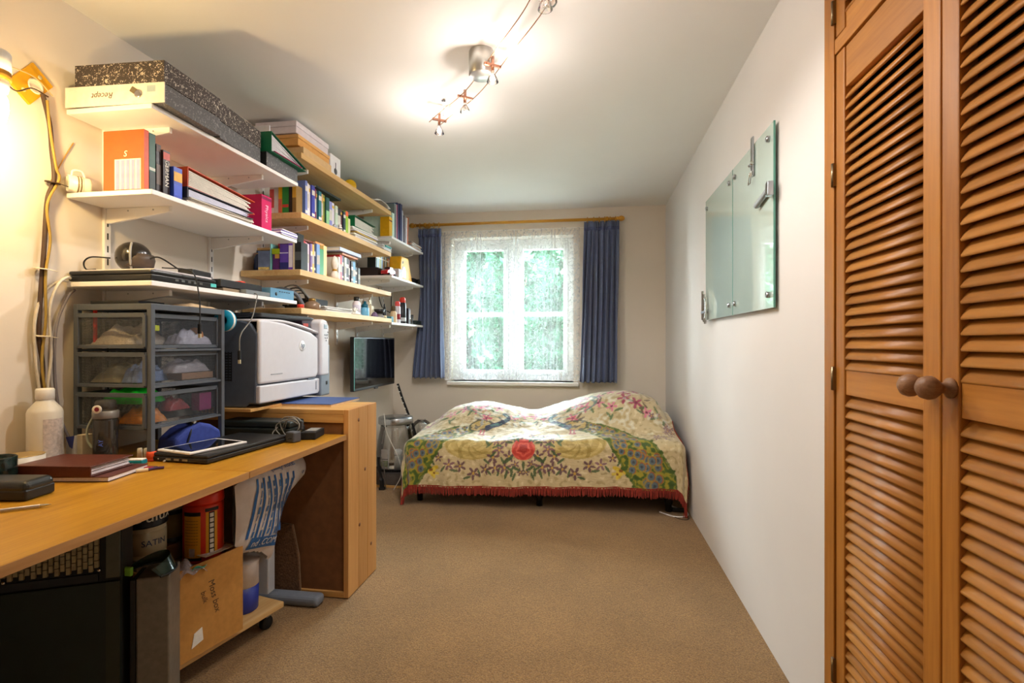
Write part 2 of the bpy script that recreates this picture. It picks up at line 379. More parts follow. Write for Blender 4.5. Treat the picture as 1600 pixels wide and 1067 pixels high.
# ------------------------------------------------------------------ glass boards on the right wall
GB = bpy.data.materials.new('green_glass'); GB.use_nodes = True
b = GB.node_tree.nodes['Principled BSDF']; b.inputs['Base Color'].default_value = lin('#a9cdc0')+(1,); b.inputs['Roughness'].default_value = .03; b.inputs['Specular IOR Level'].default_value = .8; b.inputs['Coat Weight'].default_value = 1; b.inputs['Coat Roughness'].default_value = .01; b.inputs['Coat IOR'].default_value = 2.1
nz = GB.node_tree.nodes.new('ShaderNodeTexNoise'); nz.inputs['Scale'].default_value = 2
rp = GB.node_tree.nodes.new('ShaderNodeValToRGB'); rp.color_ramp.elements[0].color = lin('#c6ded5')+(1,); rp.color_ramp.elements[1].color = lin('#d0e6de')+(1,)
GB.node_tree.links.new(nz.outputs['Fac'], rp.inputs[0]); GB.node_tree.links.new(rp.outputs[0], b.inputs['Base Color'])
GEDGE = mat('#5f9c8c', .1, noise=.05)
def glass_board(y0, y1, label):
    t = thing('glass_board', label, 'glass board', (XR, (y0+y1)/2, 1.294), group='wall glass boards')
    hw = (y1-y0)/2
    o = MB().box(-.019, -.013, -hw, hw, 0, .678).build('glass_sheet', GB, t, bevel=.001)
    MB().box(-.0195, -.0125, -hw-.0008, -hw+.0012, 0, .678).build('polished_edge', GEDGE, t)
    for yy in (-hw+.045, hw-.045):
        for zz in (.05, .628):
            MB().lathe([(0,0),(.006,0),(.006,-.013),(.0115,-.019),(.0115,-.028),(.009,-.031),(0,-.031)], (0, yy, zz), 14, axis='X').build('standoff', STEEL, t)
    return t
glass_board(1.975, 2.505, 'pale green glass board on the right wall, panel nearer the wardrobe')
glass_board(2.510, 3.065, 'pale green glass board on the right wall, panel nearer the window')
t = thing('bulldog_clip', 'steel hinged clip hooked over the top edge of the glass board', 'clip', (XR-.022, 2.20, 1.84))
MB().box(-.006, 0, -.016, .016, -.0, .16).build('clip_body', STEEL, t, bevel=.003)
MB().tube([(-.009,-.012,.02),(-.014,-.014,-.03),(-.014,.014,-.03),(-.009,.012,.02)], .0025, 6).build('clip_lever', CHROME, t)
MB().lathe([(.006,-.02),(.006,.02)], (-.008, 0, .05), 8, axis='Y').build('clip_hinge', CHROME, t)
t = thing('marker_holder', 'grey marker held by a clip on the right edge of the glass board', 'marker', (XR-.024, 2.02, 1.71))
MB().tube([(-.008,-.055,.02),(-.008,.105,-.008)], [.010, .012], 10).build('marker_barrel', mat('#9aa3a8', .35), t)
MB().box(-.02, .0, -.062, -.030, -.012, .040).build('edge_clip', STEEL, t, bevel=.003)
t = thing('bottle_opener', 'chrome multi-tool gadget clipped to the lower far corner of the glass board', 'tool', (XR-.034, 3.03, 1.27))
for k, yy in enumerate((-.055, -.02, .012)):
    MB().box(-.012, 0, yy-.009, yy+.009, .0+.012*k, .15+.02*k).build('steel_arm', CHROME, t, bevel=.003)
MB().tube([(-.012,-.06,.03),(-.012,-.085,.06),(-.012,-.085,.12),(-.012,-.06,.14)], .004, 6).build('wire_loop', CHROME, t)
MB().box(-.014, .002, -.06, .03, .06, .075).build('cross_bar', STEEL, t, bevel=.002)
# ------------------------------------------------------------------ wall shelving (left wall)
SH = {}
def shelf(key, name, label, y0, y1, ztop, thick, m, brackets, cat='shelf', xf=-1.52, mend=None):
    t = thing(name, label, cat, (XL, (y0+y1)/2, ztop-thick), group='wall shelves')
    hl = (y1-y0)/2
    MB().box(0.008, xf-XL, -hl, hl, 0, thick).build('board', m, t, bevel=.0025)
    for yb in brackets:
        y = yb-(y0+y1)/2
        o = MB().prism([(.012, 0), (.29, 0), (.29, -.022), (.03, -.058), (.012, -.058)], y-.007, y+.007, 'Y').build('bracket', SHELFW, t, bevel=.002)
        for q in (.11, .22): MB().lathe([(.0035,-.008),(.0035,.008)], (q, y, -.012), 6, axis='Y').build('screw', STEEL, o)
    SH[key] = ztop; return t
shelf('A1', 'white_shelf', 'white wall shelf carrying the marbled box files, topmost of the near three', 1.592, 2.510, 2.010, .018, SHELFW, (1.75, 2.31))
shelf('A2', 'white_shelf', 'white wall shelf with the dictionaries and red lever arch file', 1.592, 2.500, 1.708, .018, SHELFW, (1.75, 2.31))
shelf('A3', 'white_shelf', 'white wall shelf with a closed laptop right above the mesh drawers', 1.592, 2.500, 1.386, .018, SHELFW, (1.75, 2.31))
shelf('B1', 'pine_shelf', 'topmost thick pine shelf carrying shoe boxes', 2.540, 3.800, 2.186, .032, PINE_Y, (2.72, 3.60))
shelf('B2', 'pine_shelf', 'second thick pine shelf from the top, full of upright books', 2.540, 3.800, 1.866, .032, PINE_Y, (2.72, 3.60))
shelf('B3', 'pine_shelf', 'third thick pine shelf from the top with books and purple boxes', 2.530, 3.803, 1.558, .032, PINE_Y, (2.72, 3.60))
shelf('B4', 'pine_shelf', 'lowest thick pine shelf, just above the printer', 2.540, 3.808, 1.353, .032, PINE_Y, (2.72, 3.60))
shelf('C1', 'white_shelf', 'white wall shelf nearest the window holding upright folders, topmost there', 3.815, 4.575, 2.000, .018, SHELFW, (3.94, 4.48))
shelf('C2', 'white_shelf', 'white wall shelf nearest the window holding the yellow bag', 3.812, 4.580, 1.694, .018, SHELFW, (3.94, 4.48))
shelf('C3', 'white_shelf', 'white wall shelf above the television with spray cans', 3.815, 4.575, 1.326, .018, SHELFW, (3.94, 4.48))
for y, z0, z1, lb in ((1.75, .95, 2.06, 'slotted white shelf upright nearest the camera'), (2.31, .95, 2.06, 'slotted white shelf upright behind the red lever arch file'),
                  (2.72, 1.15, 2.25, 'slotted white shelf upright at the near end of the pine shelves'), (3.60, 1.15, 2.25, 'slotted white shelf upright at the far end of the pine shelves'),
                  (3.94, 1.12, 2.10, 'slotted white shelf upright just past the pine shelves'), (4.48, 1.12, 2.10, 'slotted white shelf upright nearest the window')):
    u = thing('shelf_upright', lb, 'shelf upright', (XL, y, z0), group='shelf uprights')
    MB().box(0, .012, -.013, .013, 0, z1-z0).build('rail', SHELFW, u, bevel=.001)
    sl = MB(); n = int((z1-z0)/.05)
    for k in range(n): sl.box(.0115, .0125, -.003, .003, .02+k*.05, .045+k*.05)
    sl.build('slots', mat('#3a3a3a', .8), u)
# ------------------------------------------------------------------ desks
def desk(y0, y1, label, legs):
    t = thing('desk', label, 'desk', (-1.475, (y0+y1)/2, 0), group='oak desks'); h = (y1-y0)/2
    MB().box(-.385, .388, -h, h, .726, .75).build('desktop', OAK, t, bevel=.0015)
    MB().box(.3882, .3895, -h, h, .727, .749).build('edge_banding', wood('#b98a55', '#9c6d3b', 'Y', 16), t)
    for ly in legs:
        l = ly-(y0+y1)/2
        MB().box(-.10, .06, l-.025, l+.025, .03, .726).build('leg', mat('#d9dee6', .35, noise=.02), t, bevel=.006)
        MB().box(-.34, .30, l-.035, l+.035, .0, .045).build('foot', mat('#7f8793', .35, noise=.05), t, bevel=.018, seg=3)
        MB().box(-.30, .28, l-.02, l+.02, .69, .726).build('cross_arm', GREYM, t, bevel=.003)
    return t
desk(.02, 1.511, 'near oak desk under the brown folder and mug', (.25,))
desk(1.514, 2.183, 'far oak desk under the laptop and mesh drawers', (2.125,))
# ------------------------------------------------------------------ pine cabinet turned back-on, carrying the printer
t = thing('pine_cabinet', 'tall-backed pine cabinet turned sideways beneath the printer', 'cabinet', (-1.475, 2.345, 0))
x0, x1, y0, y1 = -.39, .395, -.155, .155
for k, (a, b2) in enumerate(((y0, y0+.105), (y0+.106, y0+.205), (y0+.206, y1))):
    MB().box(x1-.024, x1, a, b2, .004, .86).build('side_plank', PINE_Z, t, bevel=.002)
MB().box(x0, x0+.022, y0, y1, .004, .86).build('side_panel', PINE_Z, t, bevel=.002)
MB().box(x0+.022, x1-.024, y0, y1, .838, .86).build('top_panel', PINE_X, t, bevel=.002)
MB().box(x0+.022, x1-.024, y0, y0+.02, .004, .03).build('bottom_rail', PINE_X, t, bevel=.002)
MB().box(x0+.022, x1-.024, y0+.001, y0+.019, .80, .838).build('back_rail', PINE_X, t, bevel=.002)
MB().box(x0+.022, x1-.024, y0+.012, y0+.017, .03, .80).build('back_board', mat('#7b5230', .8, noise=.14, scale=25), t)
MB().box(x0+.022, x1-.024, y0+.02, y1, .01, .03).build('bottom_panel', PINE_X, t)
kn = MB()
for (yy, zz) in ((-.05, .80), (-.04, .30), (.09, .16), (.02, .55)): kn.lathe([(0, .0006), (.009, .0006), (.009, -.004)], (x1, yy, zz), 10, axis='X')
kn.build('wood_knots', mat('#6b3f22', .6, noise=.2), t)
o = thing('carpet_offcut', 'ragged carpet offcut leaning on the back of the pine cabinet', 'carpet offcut', (-1.36, 2.168, 0))
MB().prism([(-.10, .004), (.055, .004), (.045, .19), (.015, .33), (-.03, .335), (-.10, .33)], 0, .012, 'Y').build('pile', mat('#6f5138', 1, noise=.35, scale=120, bump=.6), o)
MB().prism([(-.10, .004), (.055, .004), (.045, .19), (.015, .33), (-.03, .335), (-.10, .33)], .0122, .016, 'Y').build('backing', mat('#8c7a62', .95), o)
# ------------------------------------------------------------------ printer
LG = mat('#cfcfd6', .4, noise=.02); DG = mat('#596372', .45, noise=.06); MG = mat('#76828f', .42, noise=.04)
pr = thing('laser_printer', 'light grey and charcoal laser printer on the pine cabinet', 'printer', (-1.45, 2.40, .875))
# local x: front = 0 (towards room), y: -0.31 near .. +0.31 far, z up
side = [(-.40, 0), (-.03, 0), (-.03, .0), (-.02, .34), (-.045, .385), (-.10, .40), (-.40, .40)]
MB().prism([(-.40, .0), (-.075, .0), (-.055, .018), (-.02, .018), (-.012, .33), (-.05, .378), (-.10, .39), (-.40, .39)], -.31, -.29, 'Y').build('side_shell', DG, pr, bevel=.006)
MB().box(-.40, -.02, -.29, .30, .012, .34).build('chassis', DG, pr, bevel=.004)
MB().prism([(-.308, .105), (.17, .105), (.19, .13), (.19, .315), (.12, .345), (-.12, .385), (-.24, .395), (-.308, .395)], -.022, 0, 'X').build('front_cover', LG, pr, bevel=.012, seg=3)
MB().grid(14, 5, lambda a, b: (-.40+.395*b, -.30+.50*a, .392-.075*max(0, a-.25)**1.5+.004*math.sin(a*3))).build('top_cover', LG, pr, solid=.012)
MB().prism([(-.308, .018), (.19, .018), (.205, .03), (.205, .098), (-.308, .098)], -.024, -.001, 'X').build('paper_tray', LG, pr, bevel=.006)
MB().box(-.006, .0015, .085, .15, .098, .106).build('tray_grip', DG, pr)
MB().prism([(.198, .11), (.285, .11), (.285, .30), (.285, .385), (.26, .415), (.225, .42), (.198, .405)], -.055, .012, 'X').build('control_column', LG, pr, bevel=.012, seg=3)
MB().box(-.10, .008, .2, .300, .0, .28).build('column_base', MG, pr, bevel=.008)
MB().box(.0115, .0135, .225, .262, .368, .392).build('display', mat('#59616b', .15), pr, bevel=.001)
for k, (yy, zz) in enumerate(((.235,.335),(.25,.335),(.265,.335),(.24,.318),(.262,.318),(.25,.303),(.268,.35))):
    MB().lathe([(0,0),(.0045,0),(.0045,-.004)], (.0145, yy, zz), 10, axis='X').build('button', mat('#9aa0a8', .4), pr)
lg = MB().lathe([(0,.0022),(.026,.0022),(.027,0)], (0, .03, .275), 28, axis='X').build('logo_badge', mat('#eef2f6', .25), pr)
text('hp', .036, (.0028, .03, .277), (0,1,0), (0,0,1), mat('#2f4a6b', .4), pr, 'logo_letters', shear=.25)
MB().box(0, .0012, -.23, -.14, .142, .147).build('model_name_strip', mat('#9ea2aa', .5), pr)
MB().box(-.0005, .0012, .165, .168, .04, .085).build('paper_gauge', DG, pr)
MB().box(.0075, .0095, .255, .272, .06, .078).build('usb_port', BLACK, pr)
ve = MB()
for k in range(11): ve.box(-.30, -.14, -.3115, -.3095, .12+k*.012, .126+k*.012)
for k in range(11): ve.box(-.30+k*.016, -.296+k*.016, -.3118, -.3095, .118, .250)
ve.build('side_vent', mat('#23272d', .6), pr)
vs = MB()
for k in range(9):
    for j in range(3): vs.box(-.32+k*.014, -.312+k*.014, -.3112, -.3098, .30+j*.010, .304+j*.010)
vs.build('vent_slots', mat('#8a9099', .5), pr)
t = thing('wooden_block', 'small pine block under the near front corner of the printer', 'wood block', (-1.54, 2.10, .845))
MB().box(-.10, .07, -.045, .19, .0155, .0285).build('block', PINE_X, t, bevel=.001)
t = thing('blue_board', 'blue covered board lying under the printer on the pine cabinet', 'board', (-1.33, 2.43, .8605))
MB().box(-.22, .115, -.145, .16, .0, .009).build('core', mat('#d8b68b', .7), t)
MB().box(-.221, .116, -.146, .161, .009, .0125).build('cover', mat('#3f568c', .55, noise=.06), t)
t = thing('flatbed_keyboard', 'black slab keyboard lying across the printer top', 'keyboard', (-1.60, 2.40, 1.281), (0, R(-2), 0))
MB().box(-.2, .13, -.27, .16, .0, .018).build('slab', mat('#2b2f35', .45), t, bevel=.006)
for j in range(4):
    for k in range(12): MB().box(-.17+j*.06, -.12+j*.06, -.25+k*.033, -.222+k*.033, .018, .024).build('key', mat('#20242a', .5), t)
MB().box(.09, .13, .12, .18, .002, .014).build('cable_sleeve', mat('#4f5a64', .5), t, bevel=.005)
t = thing('toner_box', 'dark narrow carton behind the printer control panel', 'carton', (-1.62, 2.64, 1.242))
MB().box(-.1, .08, -.06, .05, 0.0, .05).build('carton', mat('#33202c', .6), t, bevel=.002)
MB().box(.0805, .0815, -.05, .0, .012, .03).build('red_stripe', mat('#c3402c', .6), t)
# ------------------------------------------------------------------ mesh drawer tower
MESHM = bpy.data.materials.new('wire_mesh'); MESHM.use_nodes = True
def meshm():
    nt = MESHM.node_tree; nt.nodes.clear(); N = nt.nodes.new; L = nt.links.new
    out = N('ShaderNodeOutputMaterial'); d = N('ShaderNodeBsdfPrincipled'); tr = N('ShaderNodeBsdfTransparent'); mx = N('ShaderNodeMixShader')
    d.inputs['Base Color'].default_value = lin('#4b5056')+(1,); d.inputs['Roughness'].default_value = .4
    tc = N('ShaderNodeTexCoord'); mp = N('ShaderNodeMapping'); mp.inputs['Rotation'].default_value = (R(45), R(45), 0)
    ck = N('ShaderNodeTexVoronoi'); ck.inputs['Scale'].default_value = 330; ck.inputs['Randomness'].default_value = .15
    L(tc.outputs['Object'], ck.inputs['Vector'])
    gt = N('ShaderNodeMath'); gt.operation = 'GREATER_THAN'; gt.inputs[1].default_value = .47
    L(ck.outputs['Distance'], gt.inputs[0]); L(gt.outputs[0], mx.inputs[0]); L(tr.outputs[0], mx.inputs[1]); L(d.outputs[0], mx.inputs[2]); L(mx.outputs[0], out.inputs[0])
meshm()
TG = mat('#565c64', .42, noise=.06)
tw = thing('mesh_drawer_tower', 'dark grey metal tower of three mesh drawers on the desk', 'drawer unit', (-1.68, 1.775, .75))
hw, hd, H = .15, .175, .555
for sx in (-1, 1):
    for sy in (-1, 1): MB().box(sx*hw-.009, sx*hw+.009, sy*hd-.009, sy*hd+.009, 0, H).build('post', TG, tw, bevel=.002)
f = MB().box(-hw, hw, -hd-.008, -hd+.008, H-.022, H).box(-hw, hw, hd-.008, hd+.008, H-.022, H).box(-hw-.008, -hw+.008, -hd, hd, H-.022, H).box(hw-.008, hw+.008, -hd, hd, H-.022, H)
f.build('top_frame', TG, tw, bevel=.002)
MB().box(-hw, hw, -hd, hd, H-.012, H-.010).build('top_mesh', MESHM, tw)
for zz in (.115, .26, .39):
    for s_ in (-1, 1): MB().box(s_*hw-.005, s_*hw+.005, -hd, hd, zz-.005, zz+.003).build('runner', TG, tw)
def drawer(z0, h, dx, tilt):
    a, b2 = -hw+.012+dx, hw-.014+dx; y0, y1 = -hd-.01, hd-.01
    rim = MB()
    for zz, q in ((z0+h, .008), (z0, .006)):
        rim.box(a, b2, y0-.004, y0+.004, zz-q, zz+q).box(a, b2, y1-.004, y1+.004, zz-q, zz+q).box(a-.004, a+.004, y0, y1, zz-q, zz+q).box(b2-.004, b2+.004, y0, y1, zz-q, zz+q)
    for xx in (a, b2):
        for yy in (y0, y1): rim.box(xx-.006, xx+.006, yy-.006, yy+.006, z0, z0+h)
    d = rim.build('drawer', TG, tw, bevel=.001)
    mb = MB()
    mb.add([(a,y0,z0),(b2,y0,z0),(b2,y0,z0+h),(a,y0,z0+h)], [(0,1,2,3)]); mb.add([(a,y1,z0),(b2,y1,z0),(b2,y1,z0+h),(a,y1,z0+h)], [(0,1,2,3)])
    mb.add([(a,y0,z0),(a,y1,z0),(a,y1,z0+h),(a,y0,z0+h)], [(0,1,2,3)]); mb.add([(b2,y0,z0),(b2,y1,z0),(b2,y1,z0+h),(b2,y0,z0+h)], [(0,1,2,3)])
    mb.add([(a,y0,z0),(b2,y0,z0),(b2,y1,z0),(a,y1,z0)], [(0,1,2,3)])
    mb.build('mesh_sides', MESHM, d, fixn=False)
for z0, h in ((.402, .112), (.264, .110), (.115, .115)): drawer(z0, h, 0, 0)
# ------------------------------------------------------------------ bed
XA, XB, YA, RR = -1.34, .648, 3.53, .075
BMIN, BMAX = YA+RR-.37, 4.55
def sstep(t): t = max(0, min(1, t)); return t*t*(3-2*t)
def amin(b): return XA+RR-.30-.03*sstep((3.9-b)/.6)
def amax(b): return XB-RR+.035+.30*sstep((3.80-b)/.55)
def htop(x, y):
    g = lambda cx, cy, sx, sy: math.exp(-((x-cx)/sx)**2-((y-cy)/sy)**2)
    e = sstep((y-YA-.02)/.5)*sstep((x-XA+.03)/.30)*sstep((XB+.04-x)/.20)
    return .485+.02*math.sin(x*2.1+.8)+e*(.085+.125*g(-.80,4.15,.50,.42)+.175*g(.20,4.22,.47,.42)+.05*g(.42,3.95,.25,.3)-.055*g(-.47,4.3,.22,.6))
def bedP(a, b):
    xi = min(max(a, XA+RR), XB-RR); yi = max(b, YA+RR)
    ea = a-xi; eb = b-yi; e = math.hypot(ea, eb)
    z = htop(xi, yi)
    if b > 4.46: z -= (b-4.46)*1.2
    if e < 1e-9: return (xi, yi, z)
    dx, dy = ea/e, eb/e; q = RR*math.pi/2
    if e < q: out = RR*math.sin(e/RR); down = RR*(1-math.cos(e/RR))
    else: out = RR+(e-q)*.06; down = RR+(e-q)
    fold = sstep((e-.06)/.3)
    w = fold*(.010*math.sin(a*19+1.3*math.sin(a*5))+.006*math.sin(a*41+b*7)) if abs(dy) > .3 else fold*.010*math.sin(b*21)
    out += w
    return (min(xi+dx*out, .672), yi+dy*out, max(z-down, .012))
import numpy as np
from mathutils import noise as mnoise
bd = thing('single_bed', 'single bed along the back wall under the patterned throw', 'bed', (0, 0, 0))
MB().box(-1.27, .575, 3.62, 4.45, .26, .40).build('mattress', mat('#d9d3c8', .9), bd, bevel=.04, seg=3)
MB().box(-1.29, .59, 3.60, 3.64, .17, .26).box(-1.29, .59, 4.43, 4.47, .17, .26).box(-1.29, -1.25, 3.64, 4.43, .17, .26).box(.55, .59, 3.64, 4.43, .17, .26).build('frame', mat('#2a2622', .5), bd, bevel=.005)
for x, y in ((-1.24, 3.66), (.545, 3.66), (-1.24, 4.42), (.545, 4.42), (-.35, 3.66)):
    MB().lathe([(.022, 0), (.022, .05), (.028, .06), (.028, .17)], (x, y, 0), 12).build('leg', BLACK, bd)
# printed velvet throw
NU, NV = 470, 270
V = []; A = np.zeros(NU*NV); B = np.zeros(NU*NV); k = 0
for j in range(NV):
    b_ = BMIN+(BMAX-BMIN)*j/(NV-1)
    for i in range(NU):
        a_ = amin(b_)+(amax(b_)-amin(b_))*i/(NU-1)
        p = bedP(a_, b_); n = mnoise.noise((a_*5, b_*5, 0))*.012+mnoise.noise((a_*17, b_*17, 3))*.005
        V.append((p[0], p[1], max(.012, p[2]+n*(1 if b_ > YA else .3)))); A[k] = a_; B[k] = b_; k += 1
def throw_print(A, B):
    N = len(A); rg = np.random.RandomState(4)
    def C(h): return np.array(lin(h))
    nz = np.array([mnoise.noise((a*9, b*9, 5)) for a, b in zip(A, B)]); nf = np.array([mnoise.noise((a*34, b*34, 9)) for a, b in zip(A, B)])
    col = C('#cbba90')[None, :]*np.ones((N, 1))
    def put(mask, h, f=1.0):
        m = (mask*f)[:, None] if mask.dtype != bool else (mask.astype(float)*f)[:, None]
        col[:] = col*(1-m)+C(h)[None, :]*m
    put(np.clip(nz*1.4, 0, 1), '#bba878', .7); put(np.clip(nf-.15, 0, 1)*2 > .5, '#e3d8b8', .5); put(np.clip(-nf-.28, 0, 1) > 0, '#a58f5d', .6)
    m = A+.45; ma = np.abs(m); bb = np.where(B < 4.03, B, 8.06-B)
    top = B > YA+.12
    # gold medallions behind the birds
    for cx in (.37,):
        r = np.hypot((ma-cx)/.20, (bb-3.545)/.115)
        put(r < 1, '#b39b48', .75); put((np.sin(r*17) > .45) & (r < 1), '#d3c07c', .7)
        th = np.arctan2(bb-3.545, ma-cx); put((np.sin(th*7+r*9) > .6) & (r < .95), '#8e7a30', .55)
    r = np.hypot(m/.24, (bb-3.60)/.10); put((r < 1) & (nf > -.1), '#b79a55', .45)
    # scattered side blossoms
    def flower(cx, cb, s, h, hc='#c9a24a', pet=5, ph=0.0, sym=True):
        xx = (ma if sym else m)-cx; yy = bb-cb; rr = np.hypot(xx, yy); th = np.arctan2(yy, xx)
        put(rr < s*(.62+.38*np.cos(pet*(th+ph))), h, .92); put(rr < s*.2, hc, 1)
    def leaf(cx, cb, ang, L, h='#3d5a33', sym=True):
        xx = (ma if sym else m)-cx; yy = bb-cb; u = xx*math.cos(ang)+yy*math.sin(ang); w = -xx*math.sin(ang)+yy*math.cos(ang)
        put((np.abs(w) < .28*L*np.sqrt(np.clip(1-(u/L)**2, 0, 1))) & (np.abs(u) < L), h, .9)
    for cx, cb, s in ((.125,3.565,.045),(.14,3.63,.04),(.215,3.45,.05),(.17,3.50,.042),(.10,3.455,.045),(.13,3.375,.05),(.20,3.375,.045),(.27,3.365,.042),(.355,3.335,.048),(.45,3.385,.045),(.53,3.395,.042),(.0,3.60,.05),(.06,3.585,.04),(.055,3.40,.032),(.02,3.345,.028),(.20,3.57,.035),(.61,3.44,.035),(.03,3.66,.045)):
        flower(cx, cb, s, rg.choice(['#70485c', '#7d5363', '#64404f']), ph=rg.rand()*6)
        leaf(cx+.045, cb-.03, rg.rand()*3, .03); 
    for cx, cb in ((.08,3.345),(.12,3.33),(.19,3.53),(.26,3.56),(.24,3.65),(.05,3.37),(.0,3.385)): leaf(cx, cb, rg.rand()*3, .035)
    # central rose
    r = np.hypot(m/.082, (bb-3.505)/.078); put(r < 1, '#c03a30'); put((r < 1) & (np.sin(r*15+1.2*np.sin(np.arctan2(bb-3.505, m)*5)) > .35), '#e06a55', .7); put((r < .35), '#9c2420', .8)
    leaf(.10, 3.60, .7, .05); leaf(.05, 3.60, 1.3, .045); leaf(.11, 3.43, -.6, .045)
    # yellow lilies near the hem
    flower(.665, 3.355, .06, '#d3b423', '#8a5a1e', 4, .4); flower(.64, 3.33, .04, '#e0c84a', '#8a5a1e', 4)
    # pink sprays
    for cx, cb, s in ((.33,3.87,.05),(.42,3.96,.055),(.25,4.0,.05),(.52,3.98,.05),(.62,3.93,.045),(.72,3.99,.06),(.80,3.94,.055),(.87,3.87,.045),(.05,3.95,.05),(.12,3.90,.04),(.36,3.99,.045),(.93,3.40,.05),(.97,3.33,.045),(.90,3.33,.035)):
        flower(cx, cb, s, rg.choice(['#c8486f', '#a83560', '#d77795']), '#7a2b45', 5, rg.rand()*6); leaf(cx+.05, cb-.035, rg.rand()*3, .035, '#52703f')
    for k in range(16): flower(.90+rg.rand()*.14, 3.60+rg.rand()*.28, .022+.012*rg.rand(), rg.choice(['#7a5568', '#8d6a76']), ph=rg.rand()*6)
    for k in range(26): leaf(rg.rand()*1.0, 3.80+rg.rand()*.22, rg.rand()*3, .03, rg.choice(['#58744a', '#6b5a44']))
    # peacock: tail sweeping down and out, body, neck, legs
    P0, P1, P2 = np.array([.40, 3.775]), np.array([.66, 3.70]), np.array([.90, 3.27])
    best = np.full(N, 9.0); tt = np.zeros(N)
    for q in np.linspace(0, 1, 60):
        p = P0*(1-q)**2+2*P1*q*(1-q)+P2*q*q; d = np.hypot(ma-p[0], bb-p[1])/(.045+.095*min(1, q*1.25)); u = d < best; best[u] = d[u]; tt[u] = q
    tail = (best+nf*.18 < 1); put(tail, '#5a6e22'); put(tail & (nf > .05), '#a89a2c', .8); put(tail & (nf < -.12), '#3c5a1d', .8)
    for q in range(64):
        w = .08+.92*rg.rand(); p = P0*(1-w)**2+2*P1*w*(1-w)+P2*w*w; hw = (.03+.085*min(1, w*1.2)); d2 = P2-P0; nn = np.array([-d2[1], d2[0]])/np.hypot(*d2)
        p = p+nn*hw*(rg.rand()*1.7-.85); s = .009+.011*w
        rr = np.hypot((ma-p[0]), (bb-p[1])/1.15); put(rr < s*1.75, '#a8923a', .7); put((rr < s*1.5) & (m > -9) & (((ma-p[0])+(bb-p[1])*.5) > 0), '#a4462a', .8); put(rr < s*1.15, '#5f7178'); put(rr < s*.5, '#3d4a58')
    put((best < 1.0) & (best+nf*.3 > .93) & (tt > .2), '#4f6a1e', .8)
    r = np.hypot((ma-.355)/.085, (bb-3.79)/.055); put(r < 1, '#b99e58'); put((r < 1) & (nf > .1), '#3b3424', .85); put((r < 1.12) & (r > .93), '#39422c', .8)
    d = np.full(N, 9.0)
    for q in np.linspace(0, 1, 30):
        x = .30-.16*math.sin(q*2.2)*1.0+.03*q; y = 3.775+.05*math.sin(q*1.5)+.10*q; d = np.minimum(d, np.hypot(ma-x, bb-y)/(.024-.010*q))
    put(d < 1, '#2c3550'); put((d < .55) & (nf > 0), '#4d7f7a', .8)
    for lx in (.32, .345): put((np.abs(ma-lx) < .006) & (bb < 3.75) & (bb > 3.69), '#a8322c')
    put((np.abs(ma-.333) < .026) & (np.abs(bb-3.69) < .006), '#a8322c')
    # bluish-white reflected light painted into the upper side, plus blue-green tracery
    put(top & (nz > .12) & (nf > .05), '#dfe4da', .4)
    r = np.hypot(m/.5, (bb-3.99)/.12); put((np.abs(r-1) < .025) & top, '#4f7f70', .8); put((np.abs(r-.7) < .02) & top, '#4f7f70', .6)
    out = np.ones((N, 4)); out[:, :3] = np.clip(col*(1+.10*nf[:, None]), 0, 1); return out
mesh = bpy.data.meshes.new('bedspread')
F = [(j*NU+i, j*NU+i+1, (j+1)*NU+i+1, (j+1)*NU+i) for j in range(NV-1) for i in range(NU-1)]
c0 = Vector((-.35, 4.0, 0)); mesh.from_pydata([tuple(Vector(p)-c0) for p in V], [], F); mesh.polygons.foreach_set('use_smooth', [True]*len(F))
ca = mesh.color_attributes.new('print', 'FLOAT_COLOR', 'POINT'); ca.data.foreach_set('color', throw_print(A, B).ravel())
VEL = bpy.data.materials.new('printed_velvet'); VEL.use_nodes = True
nt = VEL.node_tree; bs = nt.nodes['Principled BSDF']; at = nt.nodes.new('ShaderNodeAttribute'); at.attribute_name = 'print'
n1 = nt.nodes.new('ShaderNodeTexNoise'); n1.inputs['Scale'].default_value = 60; bp = nt.nodes.new('ShaderNodeBump'); bp.inputs['Strength'].default_value = .35; bp.inputs['Distance'].default_value = .01
nt.links.new(at.outputs['Color'], bs.inputs['Base Color']); nt.links.new(n1.outputs['Fac'], bp.inputs['Height']); nt.links.new(bp.outputs[0], bs.inputs['Normal'])
bs.inputs['Roughness'].default_value = .5; bs.inputs['Sheen Weight'].default_value = .35; bs.inputs['Specular IOR Level'].default_value = .45
mesh.materials.append(VEL); mesh.update()
sp = thing('bedspread', 'cream velvet throw printed with peacocks and flowers, red fringe', 'bedspread')
o = bpy.data.objects.new('throw_cloth', mesh); COL.objects.link(o); o.parent = sp; o.location = c0; OFF[o.name] = c0
fm = MB(); rnd = random.Random(2); hem = []
for i in range(0, NU, 1): hem.append((Vector(V[i]), Vector((0, -1, 0))))
for j in range(NV//2): hem.append((Vector(V[j*NU+NU-1]), Vector((1, -.6, 0))))
for j in range(NV//3): hem.append((Vector(V[j*NU]), Vector((-1, -.5, 0))))
for p, nrm in hem:
    L = .052*rnd.uniform(.8, 1.1); d = Vector((rnd.uniform(-.006, .006), rnd.uniform(-.006, .003), -L)); q = p+d
    if q.z < .004: q = Vector((q.x-.012*nrm.x, q.y-.010, .004+rnd.random()*.003))
    q.x = min(q.x, .676); s = Vector((.0028, 0, 0)) if nrm.y == -1 else Vector((0, .0028, 0))
    pt = p+Vector((0, 0, .012)); n2 = nrm*.0022
    pt.x = min(pt.x, .672)
    fm.add([pt-s, pt+s, q+s*.8, q-s*.8, pt-s-n2, pt+s-n2, q+s*.8-n2, q-s*.8-n2], [(0,1,2,3),(7,6,5,4),(0,4,5,1),(3,2,6,7),(0,3,7,4),(1,5,6,2)])
